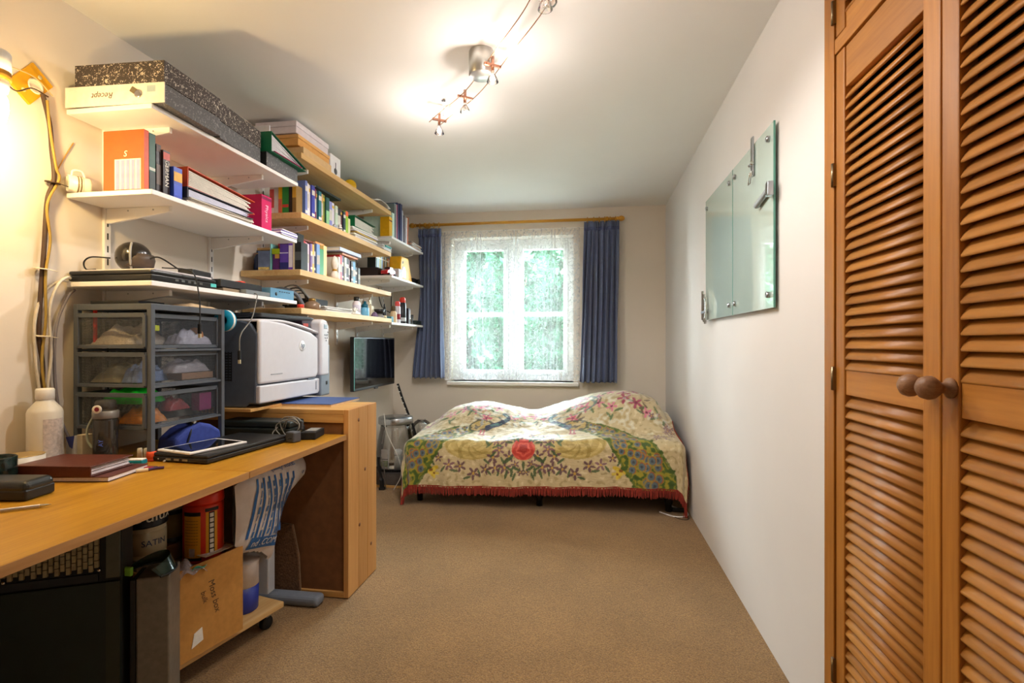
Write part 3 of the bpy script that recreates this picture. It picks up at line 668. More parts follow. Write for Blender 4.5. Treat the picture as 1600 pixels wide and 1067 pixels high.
o = fm.build('fringe', mat('#8e3024', .8, noise=.25, scale=60), sp); o['kind'] = 'stuff'; o['label'] = 'brick red tasselled fringe'
# cable and plug by the bed end
t = thing('white_cable', 'loop of white cable on the carpet at the bed foot by the wall', 'cable', (.60, 3.60, .0))
MB().tube(spline([(-.12,.02,.006),(-.04,-.06,.006),(.04,-.05,.006),(.066,.03,.006),(.02,.10,.008),(-.03,.12,.02)], 8), .005, 6).build('flex', mat('#e8e6e2', .5), t)
MB().tube(spline([(-.06,-.03,.004),(.0,-.10,.004),(.05,-.09,.004),(.06,.0,.004)], 8), .0022, 5).build('thin_wire', mat('#4a3b30', .6), t)
MB().box(-.03, .05, .05, .09, .0, .02).build('plug_block', BLACK, t, bevel=.004)
# ------------------------------------------------------------------ curtains
GOLD = wood('#cf9a35', '#b07a20', 'X', 18, rough=.35)
rd = thing('curtain_rod', 'golden wooden curtain pole above the window', 'curtain pole', (-.68, 4.63, 2.267))
MB().lathe([(.0135, -.93), (.0135, .93)], (0,0,0), 16, axis='X').build('pole', GOLD, rd)
for s in (-1, 1):
    MB().lathe([(0,s*.995),(.012,s*.992),(.022,s*.978),(.025,s*.965),(.022,s*.950),(.014,s*.942),(.018,s*.936),(.018,s*.928),(.0135,s*.925)], (0,0,0), 16, axis='X').build('finial', GOLD, rd)
    MB().box(s*.84-.012, s*.84+.012, -.012, .114, -.018, .018).build('bracket', GOLD, rd, bevel=.004)
def fabric(col, sc):
    m = mat(col, .75, noise=.08, scale=sc, sheen=.3, spec=.2, bump=.05); return m
NAVY = fabric('#647193', 200)
def curtain(label, xt0, xt1, xb0, xb1, z1, z0, n, seed, waist=None, rings=5):
    t = thing('curtain', label, 'curtain', ((xt0+xt1)/2, 4.63, z0), group='navy curtains'); cx = (xt0+xt1)/2; rnd = random.Random(seed); ph = [rnd.uniform(-.6,.6) for _ in range(20)]
    def fn(u, v):
        w0 = xt0+(xb0-xt0)*v**1.2; w1 = xt1+(xb1-xt1)*v**.9
        if waist: q = math.exp(-((v-waist[0])/.30)**2); w0 += waist[1]*q; w1 += waist[2]*q
        amp = (.018+.026*min(1, v*2.2)) if v > .06 else .016
        uu = u+.012*math.sin(v*5+u*9+seed)
        y = amp*math.sin(uu*n*2*math.pi+.7*math.sin(u*7+v*2+seed))+.008*math.sin(u*n*4.3*math.pi+v*3)*v
        if v < .06: y = .014*math.sin(u*n*5*math.pi)
        return (w0+(w1-w0)*u-cx+.008*math.sin(uu*n*4*math.pi), y+.006*math.sin(v*9+u*4), (z1-z0)*(1-v)+.014*math.sin(u*n*2*math.pi+1)*(1 if v > .97 else 0)*.3)
    o = MB().grid(150, 60, fn).build('cloth', NAVY, t, solid=.003)
    MB().grid(100, 4, lambda u, v: (lambda p: (p[0], p[1]-.006, p[2]))(fn(u, .035+.02*v))).build('heading_tape', mat('#56628a', .8), t, solid=.002)
    for k in range(rings):
        x = xt0-cx+(xt1-xt0)*(k+.5)/rings+rnd.uniform(-.006,.006); M = Matrix.Rotation(R(rnd.uniform(-12,12)), 4, 'Z')
        pts = [M @ Vector((0, .023*math.cos(a), .023*math.sin(a))) for a in [2*math.pi*i/16 for i in range(17)]]
        rg_ = MB().tube([p+Vector((x, 0, 2.2635-z0)) for p in pts], .0035, 6).build('curtain_ring', GOLD, t)
        MB().tube([(x,0,2.241-z0),(x,.004,2.231-z0),(x,-.004,2.222-z0)], .0015, 5).build('hook', STEEL, rg_)
    return t
curtain('navy curtain at the left of the window, half behind the shelves', -1.585, -1.36, -1.645, -1.335, 2.232, .835, 6, 1, (.55, .035, -.01))
curtain('navy curtain hanging at the right of the window', -.035, .262, -.085, .250, 2.248, .812, 7, 4, None, 6)
NET = bpy.data.materials.new('lace_net'); NET.use_nodes = True
def netm():
    nt = NET.node_tree; nt.nodes.clear(); N = nt.nodes.new; L = nt.links.new
    out = N('ShaderNodeOutputMaterial'); d = N('ShaderNodeBsdfDiffuse'); d.inputs[0].default_value = (.88,.9,.92,1); tl = N('ShaderNodeBsdfTranslucent'); tl.inputs[0].default_value = (.9,.93,.95,1)
    m1 = N('ShaderNodeMixShader'); m1.inputs[0].default_value = .20; L(d.outputs[0], m1.inputs[1]); L(tl.outputs[0], m1.inputs[2])
    tr = N('ShaderNodeBsdfTransparent'); mx = N('ShaderNodeMixShader'); tc = N('ShaderNodeTexCoord')
    vo = N('ShaderNodeTexVoronoi'); vo.inputs['Scale'].default_value = 15; L(tc.outputs['UV'], vo.inputs['Vector'])
    lt = N('ShaderNodeMath'); lt.operation = 'LESS_THAN'; lt.inputs[1].default_value = .20; L(vo.outputs['Distance'], lt.inputs[0])
    nz = N('ShaderNodeTexNoise'); nz.inputs['Scale'].default_value = 15; nz.inputs['Detail'].default_value = 6; L(tc.outputs['UV'], nz.inputs['Vector'])
    ab = N('ShaderNodeMath'); ab.operation = 'COMPARE'; ab.inputs[1].default_value = .5; ab.inputs[2].default_value = .022; L(nz.outputs['Fac'], ab.inputs[0])
    a1 = N('ShaderNodeMath'); a1.operation = 'MAXIMUM'; L(lt.outputs[0], a1.inputs[0]); L(ab.outputs[0], a1.inputs[1])
    ge = N('ShaderNodeNewGeometry'); dt = N('ShaderNodeVectorMath'); dt.operation = 'DOT_PRODUCT'; L(ge.outputs['Normal'], dt.inputs[0]); dt.inputs[1].default_value = (1,0,0)
    ad = N('ShaderNodeMath'); ad.operation = 'MULTIPLY_ADD'; ad.inputs[1].default_value = .16; ad.inputs[2].default_value = .20; L(a1.outputs[0], ad.inputs[0])
    fa = N('ShaderNodeMath'); fa.operation = 'ABSOLUTE'; L(dt.outputs['Value'], fa.inputs[0]); fm_ = N('ShaderNodeMath'); fm_.operation = 'MULTIPLY_ADD'; fm_.inputs[1].default_value = .16; L(fa.outputs[0], fm_.inputs[0]); L(ad.outputs[0], fm_.inputs[2]); fm_.use_clamp = True
    L(fm_.outputs[0], mx.inputs[0]); L(tr.outputs[0], mx.inputs[1]); L(m1.outputs[0], mx.inputs[2]); L(mx.outputs[0], out.inputs[0])
netm()
nc = thing('net_curtain', 'white lace net curtain with a scalloped hem across the window', 'net curtain', (-.725, 4.70, .83))
def netfn(u, v):
    x = -.655+1.30*u; z0 = .012*abs(math.sin(u*math.pi*13)) if v > .985 else 0
    y = (.004+.010*v)*math.sin(u*95+2.2*math.sin(u*23)+v*1.2)+.006*math.sin(u*47+1)
    return (x, y, 1.385*(1-v)-z0+.002*math.sin(u*30))
o = MB().grid(420, 40, netfn).build('lace', NET, nc, fixn=False)
uvl = o.data.uv_layers.new(name='UVMap')
for lp in o.data.loops:
    i = lp.vertex_index; uvl.data[lp.index].uv = ((i % 420)/419*1.75, (i//420)/39*1.5)
MB().tube([(-.70, .0, 1.383), (.69, .0, 1.383)], .003, 6).build('curtain_wire', WHITE, nc)
hm = MB().tube([(-.655+1.30*k/260, netfn(k/260, 1)[1], .012*(1-abs(math.sin(k/260*math.pi*13)))-.012) for k in range(261)], .0035, 5).build('scalloped_hem', mat('#e6e8ec', .8), nc)
# ------------------------------------------------------------------ lights
def point(name, loc, watts, col, r=.03):
    l = bpy.data.lights.new(name, 'POINT'); l.energy = watts; l.color = col; l.shadow_soft_size = r
    o = bpy.data.objects.new(name, l); COL.objects.link(o); o.location = loc; return o
BULB = mat('#fff0dc', .3, emit=22, noise=0)
trk = thing('ceiling_track_light', 'chrome low-voltage wire track with halogen bulbs on the ceiling', 'ceiling light', (-.45, 2.13, 2.4))
TX, TY = -.45, 2.13
def T(x, y, z): return (x-TX, y-TY, z-2.4)
MB().lathe([(0,0),(.052,0),(.054,-.004),(.054,-.10),(.048,-.106),(0,-.106)], (0,0,0), 28).build('transformer_can', mat('#b9b9b4', .3, metal=.9, noise=.04), trk)
path = [(-.075, 1.45), (-.165, 1.72), (-.33, 1.99), (-.53, 2.30), (-.73, 2.52), (-.80, 2.60)]
for s in (-1, 1):
    pts = []
    sp_ = spline([(x, y, 2.318) for x, y in path], 8)
    for i, p in enumerate(sp_):
        d = (sp_[min(i+1, len(sp_)-1)]-sp_[max(i-1, 0)]).normalized(); n = Vector((-d.y, d.x, 0)); pts.append(Vector(T(*(p+n*s*.032))))
    MB().tube(pts, .0022, 6).build('wire_rail', mat('#b48a6a', .25, metal=1), trk)
for x, y in ((-.165, 1.72), (-.73, 2.52)): MB().tube([T(x, y, 2.4), T(x, y, 2.318)], .003, 6).lathe([(.012, 0), (.012, -.006)], T(x, y, 2.4), 10).build('stand_off', CHROME, trk)
def halogen(x, y, on, lamp=True):
    z = 2.318; ang = .72
    c = math.cos(-ang); s = math.sin(-ang)
    ca = MB().obox(T(x, y, z), (.075, .010, .010), (0, 0, R(35))).lathe([(.007,-.03),(.007,.03)], T(x, y, z+.004), 8)
    o = ca.build('lamp_carrier', mat('#c58f78', .25, metal=1), trk)
    MB().tube([T(x-.006, y, z-.01), T(x-.008, y, z-.034)], .0016, 5).tube([T(x+.006, y, z-.01), T(x+.008, y, z-.034)], .0016, 5).build('lamp_pin', CHROME, o)
    MB().lathe([(.002,0),(.011,-.004),(.020,-.020),(.024,-.034),(.0245,-.036)], T(x, y, z-.034), 16).build('reflector', clear_mat('halogen_glass', (1,.95,.92), .85), o)
    b_ = MB().lathe([(0,0),(.006,-.003),(.009,-.014),(.007,-.024),(0,-.028)], T(x, y, z-.040), 12).build('bulb', BULB if on else CHROME, o)
    if on:
        point('halogen_glow', (x, y, z-.095), LAMP_W*.38, (1, .90, .84), .02)
        l = bpy.data.lights.new('halogen_beam', 'SPOT'); l.energy = LAMP_W*1.6; l.color = (1, .95, .90); l.spot_size = R(168); l.spot_blend = .5; l.shadow_soft_size = .03
        so = bpy.data.objects.new('halogen_beam', l); COL.objects.link(so); so.location = (x, y, z-.10)
halogen(-.395, 2.09, True); halogen(-.575, 2.345, False); halogen(-.765, 2.565, True); halogen(-.14, 1.66, False); halogen(-.10, 1.50, True)  # last lit halogen is an added lamp out of view, evening the light
# bracket holding a clear globe over the track end
MB().lathe([(0,.0),(.014,-.003),(.022,-.014),(.022,-.024),(.014,-.034),(0,-.038)], T(-.125, 1.70, 2.318), 16).build('globe', clear_mat('halogen_glass', (1,.95,.92), .85), trk)
# warm wall lamp on the left
wl = thing('wall_lamp', 'white spotlight lamp with a bright bulb at the top left wall', 'wall lamp', (XL, 1.245, 1.985))
MB().lathe([(0,0),(.045,0),(.045,.016),(.02,.022),(0,.022)], (0,0,0), 20, axis='X').build('wall_rose', WHITE, wl)
MB().tube([(.02,0,0),(.07,0,.03),(.12,0,.025),(.165,0,.0)], .008, 8).build('arm', WHITE, wl)
MB().lathe([(0,.03),(.030,.028),(.034,.022),(.034,-.03),(.030,-.032)], (.178,0,-.0), 20).build('lamp_cap', mat('#dfe3e6', .35), wl)
MB().lathe([(.0335,-.0),(.0335,-.022)], (.178,0,-.032), 20).build('brass_collar', mat('#b4822c', .35, metal=.6), wl)
MB().lathe([(.028,0),(.030,-.02),(.026,-.035)], (.178,0,-.054), 20).build('bulb_base', WHITE, wl)
MB().lathe([(.018,0),(.026,-.02),(.028,-.05),(.022,-.085),(0,-.098)], (.178,0,-.089), 20).build('bulb', mat('#fff2c8', .3, emit=30, noise=0), wl)
point('wall_lamp_light', (XL+.215, 1.245, 1.80), WALL_W, (1, .66, .26), .03)
# ------------------------------------------------------------------ television
tv = thing('wall_television', 'black flat television on the left wall below the far shelf', 'television', (-1.72, 3.98, .80))
MB().box(-.035, 0, -.40, .40, 0, .41).build('casing', BLACK, tv, bevel=.006)
MB().box(0, .002, -.388, .388, .022, .398).build('screen', mat('#0c0d10', .06, noise=0, spec=.6), tv)
MB().box(-.13, -.035, -.10, .10, .12, .30).build('wall_bracket', BLACKM, tv, bevel=.004)
MB().box(-.01, .004, -.03, .03, -.010, .004).build('sensor', mat('#30343a', .3), tv, bevel=.002)
MB().box(-.002, .0022, -.4005, -.397, .01, .40).build('edge_trim', mat('#6fb6b0', .15), tv)
t = thing('hanging_strap', 'black and white striped cable sleeve slanting down from the television', 'cable', (-1.70, 4.35, .0))
MB().tube([(.02, .0, .80), (.06, .02, .66), (.14, .06, .42), (.17, .08, .30)], .011, 8).build('sleeve', BLACKM, t)
for k in range(9): MB().lathe([(.0118,-.004),(.0118,.004)], (0,0,0), 8, M=Matrix.Translation((.02+.04*k/3 if k < 3 else .06+(k-3)*.0135, .006*k, .78-.05*k))).build('white_band', PAPER, t)
# ------------------------------------------------------------------ things on the shelves
def book(label, loc, th, h, d, col, band=None, lean=0, face='X', flat=False, pages='#e9e2d0', title=None, group=None, cat='book', name='book', tcol='#f2efe8', rough=.4):
    rot = (R(lean), 0, 0)
    if face == 'Y': rot = (0, R(lean), R(-90))
    if flat: rot = (R(90), 0, 0)
    if isinstance(flat, float): rot = (R(90), 0, R(flat))
    t = thing(name, label, cat, loc, rot, group); c = mat(col, rough, noise=.06, scale=40); b = min(.0025, th*.15)
    MB().box(-d, 0, 0, b, 0, h).box(-d, 0, th-b, th, 0, h).box(-b, 0, b, th-b, 0, h).build('cover', c, t)
    MB().box(-d+.004, -b, b, th-b, .003, h-.003).build('pages', mat(pages, .85, noise=.08, scale=160), t)
    if band:
        for k, (z0, z1, bc) in enumerate(band): MB().box(-.001, .0007, .0004, th-.0004, h*z0, h*z1).build('spine_band', mat(bc, .45), t)
    if title: text(title, min(th*.8, .03), (.0012, th/2, h*.5), (0,0,-1), (0,1,0), mat(tcol, .5), t, 'spine_title', extrude=.0003)
    return t
def carton(name, label, cat, x0, x1, y0, y1, z, h, col, rot=0, lid=None, lidh=.0, bevel=.002, group=None):
    t = thing(name, label, cat, ((x0+x1)/2, (y0+y1)/2, z), (0,0,R(rot)), group); a, b = (x1-x0)/2, (y1-y0)/2
    MB().box(-a, a, -b, b, 0, h-lidh).build('body', mat(col, .6, noise=.06), t, bevel=bevel)
    if lidh: MB().box(-a-.003, a+.003, -b-.003, b+.003, h-lidh+.001, h).build('lid', mat(lid, .6, noise=.06), t, bevel=bevel)
    return t
def bottle(name, label, x, y, z, prof, col, capprof, capcol, cat='bottle', rough=.3, band=None, trans=None):
    t = thing(name, label, cat, (x, y, z))
    MB().lathe(prof, (0,0,0), 20).build('bottle_body', trans or mat(col, rough, noise=.04), t)
    if capprof: MB().lathe(capprof, (0,0,0), 16).build('cap', mat(capcol, .35), t)
    if band: MB().lathe([(band[0], band[1]), (band[0], band[2])], (0,0,0), 20).build('paper_label', mat(band[3], .6), t)
    return t
def binder(label, xf, y0, L, D, hs, he, z, col, pagecol='#dcd8d2', ring=True, rotz=0, tilt=0, name='lever_arch_file'):
    t = thing(name, label, 'binder', (xf, y0, z), (R(tilt), 0, R(rotz))); c = mat(col, .45, noise=.06)
    MB().box(-D, 0, 0, L, 0, .003).build('lower_board', c, t)
    MB().prism([(0, hs-.003), (L, he-.003), (L, he), (0, hs)], -D, 0, 'X').build('upper_board', c, t)
    MB().box(-D, 0, -.003, 0, 0, hs).build('spine', c, t)
    n = 9
    for k in range(n):
        f0 = .06+.88*k/n; f1 = f0+.75/n; ll = L-.02-.012*((k*5) % 4)
        MB().prism([(.012, .003+(hs-.008)*f0), (ll, .003+(he-.008)*f0*.95), (ll, .003+(he-.008)*f1*.95), (.012, .003+(hs-.008)*f1)], -D+.01, -.008-.004*((k*3) % 3), 'X').build('page_sheaf', mat(pagecol, .8, noise=.1, scale=90), t)
    if ring:
        cx = -D*.70
        MB().lathe([(.011,-.0045),(.014,-.004),(.014,-.003),(.011,-.003)], (cx, 0, hs*.5), 18, axis='Y').build('finger_ring', CHROME, t)
        MB().lathe([(0,-.0036),(.011,-.0036)], (cx, 0, hs*.5), 18, axis='Y').build('finger_hole', mat('#2b2118', .8), t)
    return t
def papers(label, x0, x1, y0, y1, z, n, cols, seed=1, dz=.004, name='paper_stack', cat='papers', jit=.012):
    t = thing(name, label, cat, ((x0+x1)/2, (y0+y1)/2, z)); rnd = random.Random(seed); a, b = (x1-x0)/2, (y1-y0)/2
    for k in range(n):
        MB().obox((rnd.uniform(-jit, 0), rnd.uniform(-jit, jit), dz*(k+.5)), (2*a-.004, 2*b-.006, dz*.86), (0, 0, R(rnd.uniform(-3, 3)))).build('sheet', mat(cols[k % len(cols)], .75, noise=.04), t)
    return t
def speckle(c1, c2, name):
    m = bpy.data.materials.new(name); m.use_nodes = True; nt = m.node_tree; b = nt.nodes['Principled BSDF']; N = nt.nodes.new
    tc = N('ShaderNodeTexCoord'); v = N('ShaderNodeTexNoise'); v.inputs['Scale'].default_value = 120; v.inputs['Detail'].default_value = 2; v.inputs['Distortion'].default_value = 1.2
    r = N('ShaderNodeValToRGB'); r.color_ramp.interpolation = 'LINEAR'; r.color_ramp.elements[0].position = .58; r.color_ramp.elements[0].color = lin(c1)+(1,); r.color_ramp.elements[1].position = .64; r.color_ramp.elements[1].color = lin(c2)+(1,)
    nt.links.new(tc.outputs['Object'], v.inputs['Vector']); nt.links.new(v.outputs['Fac'], r.inputs[0]); nt.links.new(r.outputs[0], b.inputs['Base Color']); b.inputs['Roughness'].default_value = .6
    return m
SPK = speckle('#3f3836', '#cfc5b8', 'speckled_board'); MARB = speckle('#5c5d60', '#8f9092', 'marbled_board')
# --- near shelves: top
zz = 2.0105
for k, (x0, y0, y1, rz, lb) in enumerate(((-1.478, 1.600, 1.890, 2.0, 'marbled grey box file with speckled lid and white handwritten spine, nearest the camera'), (-1.503, 1.908, 2.215, 5.5, 'marbled grey box file with speckled lid, second along the top shelf'))):
    t = thing('box_file', lb, 'box file', (x0, y0, zz), (0, 0, R(rz)), group='marbled box files'); L = y1-y0
    D_ = .350 if k == 0 else .250
    MB().box(-D_, 0, 0, L, 0, .070).build('body', MARB, t, bevel=.001)
    MB().box(-D_+.002, .002, -.002, L, .0715, .150).build('lid', SPK, t, bevel=.001)
    if k == 0:
        MB().box(-.385, .004, -.004, -.0005, .001, .072).build('spine_label', mat('#efe6da', .6), t)
        MB().lathe([(.010,-.0085),(.014,-.008),(.014,-.004),(.010,-.004)], (-.095, 0, .034), 18, axis='Y').build('finger_ring', CHROME, t)
        MB().obox((-.110, -.0052, .045), (.034, .002, .020), (0, R(35), 0)).build('metal_plate', mat('#8f8468', .4, metal=.6), t, bevel=.004)
        MB().box(-.062, -.030, -.0047, -.004, .040, .062).build('barcode_patch', mat('#a9bdc4', .6), t)
        text('Recept', .030, (-.235, -.0048, .036), (-1,0,0), (0,0,-1), mat('#6b5646', .7), t, 'handwriting', extrude=.0002, shear=.3)
t = thing('box_file', 'marbled grey box without a lid under the green folder', 'box file', (-1.515, 2.235, zz), (0,0,R(1.5)), group='marbled box files')
MB().box(-.345, 0, 0, .272, 0, .066).build('body', MARB, t, bevel=.001)
MB().box(-.344, -.001, -.002, 0, 0, .066).build('dark_edge', BLACKM, t)
binder('green ring binder lying on the last marbled box', -1.492, 2.240, .30, .24, .095, .016, 2.0775, '#12704c', '#d7d7dc', ring=False, name='ring_binder')
carton('magenta_folder', 'thin magenta folder tucked inside the green binder', 'folder', -1.70, -1.488, 2.26, 2.50, 2.0835, .003, '#c2306e')
carton('white_card', 'white card standing behind the green binder', 'card', -1.76, -1.53, 2.28, 2.286, 2.166, .055, '#e8e4ec')
# --- near shelves: middle
zz = 1.7085
book('large orange-red book with a pink striped panel facing the room', (-1.558, 1.600, zz), .020, .215, .165, '#e2541f', title=None)
bk = bpy.data.objects['book']
MB().box(-.118, -.012, -.0012, .0002, .004, .112).build('striped_panel', mat('#f3e6c8', .5), bk)
for k in range(5): MB().box(-.112+.021*k, -.099+.021*k, -.0020, -.0012, .004, .108).build('pink_stripe', mat('#cf8fbd', .5), bk)
text('S', .030, (-.075, -.0015, .130), (1,0,0), (0,0,1), mat('#f4e9d0', .5), bk, 'cover_emblem', extrude=.0003, shear=.2)
book('dark green tall book with pale lettering beside the orange book', (-1.558, 1.622, zz), .026, .212, .16, '#1f5a48', [(.0,.35,'#3d4a4c'), (.37,.42,'#cfd8cc')])
book('black book standing next to the thick German dictionary', (-1.556, 1.650, zz), .020, .182, .15, '#2c2226', [(.86,.98,'#5d4a46'), (.2,.6,'#6a5a52')])
book('thick black and red dictionary titled GERMAN', (-1.548, 1.672, zz), .030, .168, .15, '#2a1f24', [(.80,.96,'#c4564a')], title='GERMAN', tcol='#f6efe2')
t = book('small blue and yellow dictionary box leaning by the German dictionary', (-1.535, 1.706, zz), .040, .118, .12, '#2b49b8', [(.55,.85,'#e0a82a'), (.1,.45,'#3b5ad0')], lean=0)
MB().box(-.06, -.02, -.001, .0, .03, .07).build('yellow_patch', mat('#e3b02c', .5), t)
papers('creased pile of loose sheets with a spiral pad under the files', -1.80, -1.512, 1.76, 2.14, zz, 5, ['#e6e1da', '#d9d2c6', '#efeae2'], 3, .0035)
binder('black ring binder squeezed under the red lever arch file', -1.522, 1.760, .37, .28, .040, .030, zz+.018, '#2c3038', '#cfd0e2', ring=False, name='ring_binder', rotz=-2)
binder('red lever arch file lying with its finger ring towards the camera', -1.535, 1.775, .40, .31, .078, .060, zz+.0625, '#cc4a22', '#d2cdc2', ring=True, tilt=-1.5)
t = book('magenta lever arch file marked Physics standing upright', (-1.560, 2.262, zz), .078, .175, .22, '#c2185b', [(.88,.96,'#7d1544')], title='Physics', name='lever_arch_file', cat='binder', tcol='#f3c9d8')
papers('stack of white notebooks at the far end of the dictionary shelf', -1.76, -1.602, 2.35, 2.495, zz, 6, ['#dfe2ee', '#eef0f4', '#c9c8e2'], 5, .0045)
t = papers('spiral notebooks with violet covers beside the Physics file', -1.598, -1.512, 2.35, 2.495, zz, 6, ['#e3e6f0', '#5a4a9c', '#f0f1f5'], 7, .0045, jit=.0)
for x, y, r_, lb in ((-1.815, 1.640, 0, 'white china mug lying on its side at the near end of the shelf'), (-1.765, 1.71, 1, 'white china mug standing behind the tipped mug')):
    t = thing('china_mug', lb, 'mug', (x, y, zz+(.031 if r_ == 0 else 0)), (0, R(-90) if r_ == 0 else 0, R(60) if r_ == 0 else 0), group='white mugs')
    pr_ = [(0,.004),(.026,.004),(.029,.010),(.030,.07),(.0275,.07),(.0265,.012),(0,.010)]
    MB().lathe(pr_, (0,0,0), 22).build('cup', mat('#f4efe2', .25), t)
    MB().tube(spline([(.029,0,.058),(.048,0,.054),(.050,0,.030),(.030,0,.020)], 6), .0042, 6).build('handle', mat('#f4efe2', .25), t)
    for k in range(4): MB().lathe([(.0304,.028),(.0304,.033)], (0,0,.004*k), 22).build('glaze_line', mat('#7d6a4a' if k % 2 else '#efe8d6', .4), t)
# --- near shelves: lower (laptop shelf)
zz = 1.3865
t = thing('closed_laptop', 'closed black laptop on the shelf above the mesh drawers', 'laptop', (-1.70, 1.765, zz))
MB().box(-.17, .172, -.165, .155, .004, .024).build('base', BLACK, t, bevel=.004)
MB().box(-.17, .170, -.165, .155, .0245, .040).build('screen_lid', mat('#26282b', .3), t, bevel=.006)
for k in range(5): MB().box(.1715, .1735, -.06+k*.03, -.045+k*.03, .010, .018).build('port', STEEL, t)
MB().box(.1715, .174, .12, .152, .008, .022).build('corner_light', mat('#59c3c0', .3), t, bevel=.004)
papers('pink-white sheets lying on the closed laptop', -1.85, -1.545, 1.64, 1.93, zz+.041, 3, ['#ece4e6', '#e6dee0'], 9, .0025)
t = thing('ball_speaker', 'black spherical desk speaker on top of the closed laptop', 'speaker', (-1.745, 1.745, zz+.050))
bm_ = MB().lathe([(0,0)]+[(.060*math.sin(math.pi*k/16), .060-.060*math.cos(math.pi*k/16)) for k in range(1,16)]+[(0,.12)], (0,0,0), 28)
bm_.build('ball', mat('#1e1b18', .25, noise=.1, coat=.5), t)
MB().tube([(.061*math.sin(a)*math.cos(R(-55)), .061*math.sin(a)*math.sin(R(-55)), .06-.061*math.cos(a)) for a in [math.pi*(.12+.7*k/14) for k in range(15)]], .004, 6).build('silver_strip', mat('#9b9b98', .4), t)
MB().lathe([(.052,.0),(.058,.03),(.054,.05)], (.012,.006,.02), 20).build('rim', mat('#4a3f37', .5), t)
t = thing('power_adapter', 'black power adapter on the papers over the laptop', 'adapter', (-1.60, 1.85, zz+.050), (0, 0, R(8)))
MB().box(-.03, .03, -.02, .11, .0, .026).build('brick', BLACKM, t, bevel=.005)
MB().tube(spline([(-.02,-.02,.02),(-.06,-.08,.06),(-.10,-.09,.05)], 8), .003, 6).build('lead', BLACKM, t)
t = thing('black_lead', 'thin black lead curling off the near side of the ball speaker', 'cable', (-1.82, 1.66, zz+.05))
MB().tube(spline([(.03,.03,.05),(-.02,.0,.05),(-.04,-.01,.03),(-.03,-.01,.003),(0,.0,.003)], 8), .0028, 6).build('lead', BLACKM, t)
for x0, x1, y0, y1, z0, h, c, lb in ((-1.84,-1.56,2.00,2.26,zz,.018,'#8b7a62','tan flat carton under the dark media box'), (-1.80,-1.56,1.985,2.265,zz+.022,.032,'#2a2c2f','dark media player box on the laptop shelf')):
    carton('media_box', lb, 'electronics', x0, x1, y0, y1, z0, h, c)
carton('silver_drive', 'slim silver disc drive at the shelf edge before the blue box', 'electronics', -1.556, -1.524, 2.10, 2.275, zz, .020, '#767d80')
t = carton('network_switch', 'blue-grey metal network box with slots at the shelf end', 'electronics', -1.76, -1.535, 2.295, 2.495, zz, .050, '#5e8fae')
for k in range(5): MB().box(.112, .1135, -.03+k*.02, -.018+k*.02, .034, .038).build('vent_slot', BLACK, t)
MB().lathe([(0,.001),(.009,.001),(.009,0)], (.1125, -.055, .022), 12, axis='X').build('dark_emblem', BLACK, t)
carton('red_usb_stick', 'small red plastic key on the media box', 'usb stick', -1.66, -1.60, 2.17, 2.20, zz+.055, .012, '#e0452e')
def dangling(label, pts, col, r=.0026, plug='#d9cfae'):
    p0 = Vector(pts[0]); t = thing('usb_cable', label, 'cable', p0)
    q = [Vector(p)-p0 for p in pts]; MB().tube(spline(q, 8), r, 6).build('flex', mat(col, .5), t)
    e = q[-1]; MB().box(e.x-.006, e.x+.006, e.y-.005, e.y+.005, e.z-.034, e.z+.004).build('plug_grip', BLACKM, t, bevel=.002)
    MB().box(e.x-.005, e.x+.005, e.y-.003, e.y+.003, e.z-.050, e.z-.034).build('plug_tip', mat(plug, .35, metal=.5), t)
dangling('black usb cable hanging in front of the mesh drawers', [(-1.58,1.70,1.447), (-1.512,1.765,1.44), (-1.502,1.79,1.36), (-1.500,1.795,1.28), (-1.500,1.793,1.235)], '#2e2f30')
dangling('grey usb cable hanging in front of the printer side', [(-1.56,2.15,1.392), (-1.512,2.155,1.390), (-1.49,2.12,1.35), (-1.44,2.02,1.27), (-1.425,1.93,1.20), (-1.42,1.915,1.13)], '#6b6a66')
# --- pine shelves: top
zz = 2.187
carton('flat_box', 'beige flat box at the bottom of the shoe box stack', 'box', -1.75, -1.555, 2.62, 2.93, zz, .060, '#d9b583')
carton('flat_box', 'white and blue box end beneath the orange shoe box', 'box', -1.86, -1.76, 2.60, 2.90, zz, .055, '#cfcad0')
carton('shoe_box', 'orange shoe box with white edge in the stack on the top pine shelf', 'box', -1.83, -1.575, 2.60, 2.94, zz+.0625, .060, '#e0a35a', lid='#e6ae68', lidh=.02)
carton('shoe_box', 'pale pink shoe box on top of the stack on the top pine shelf', 'box', -1.82, -1.580, 2.59, 2.935, zz+.1265, .066, '#e4d7dc', lid='#e8dde2', lidh=.03)
t = carton('gadget_box', 'white gadget box printed with a grey mouse shape', 'box', -1.76, -1.575, 2.955, 3.085, zz, .15, '#f0eef0')
MB().lathe([(0,.0015),(.018,.0012),(.020,0)], (0.0930, 0, .055), 20, axis='X').build('mouse_print', mat('#5a5a5e', .4), t)
MB().box(.0925, .0940, -.003, .003, .07, .11).build('mouse_tail_print', mat('#5a5a5e', .4), t)
t = thing('yellow_ball', 'yellow rubber ball on the top pine shelf', 'ball', (-1.60, 3.27, zz))
MB().lathe([(0,0)]+[(.042*math.sin(math.pi*k/12), .042-.042*math.cos(math.pi*k/12)) for k in range(1,12)]+[(0,.084)], (0,0,0), 22).build('ball', mat('#e8b800', .5), t)
MB().lathe([(.0425,-.001),(.0425,.001)], (0,0,.042), 22).build('seam', mat('#c89600', .6), t)
carton('green_box', 'green carton at the far end of the top pine shelf', 'box', -1.865, -1.70, 3.38, 3.58, zz, .105, '#13794f')
carton('yellow_tin', 'yellow tin beside the green carton on the top pine shelf', 'tin', -1.76, -1.67, 3.66, 3.78, zz, .085, '#e8c21a', lid='#d9b20e', lidh=.02)
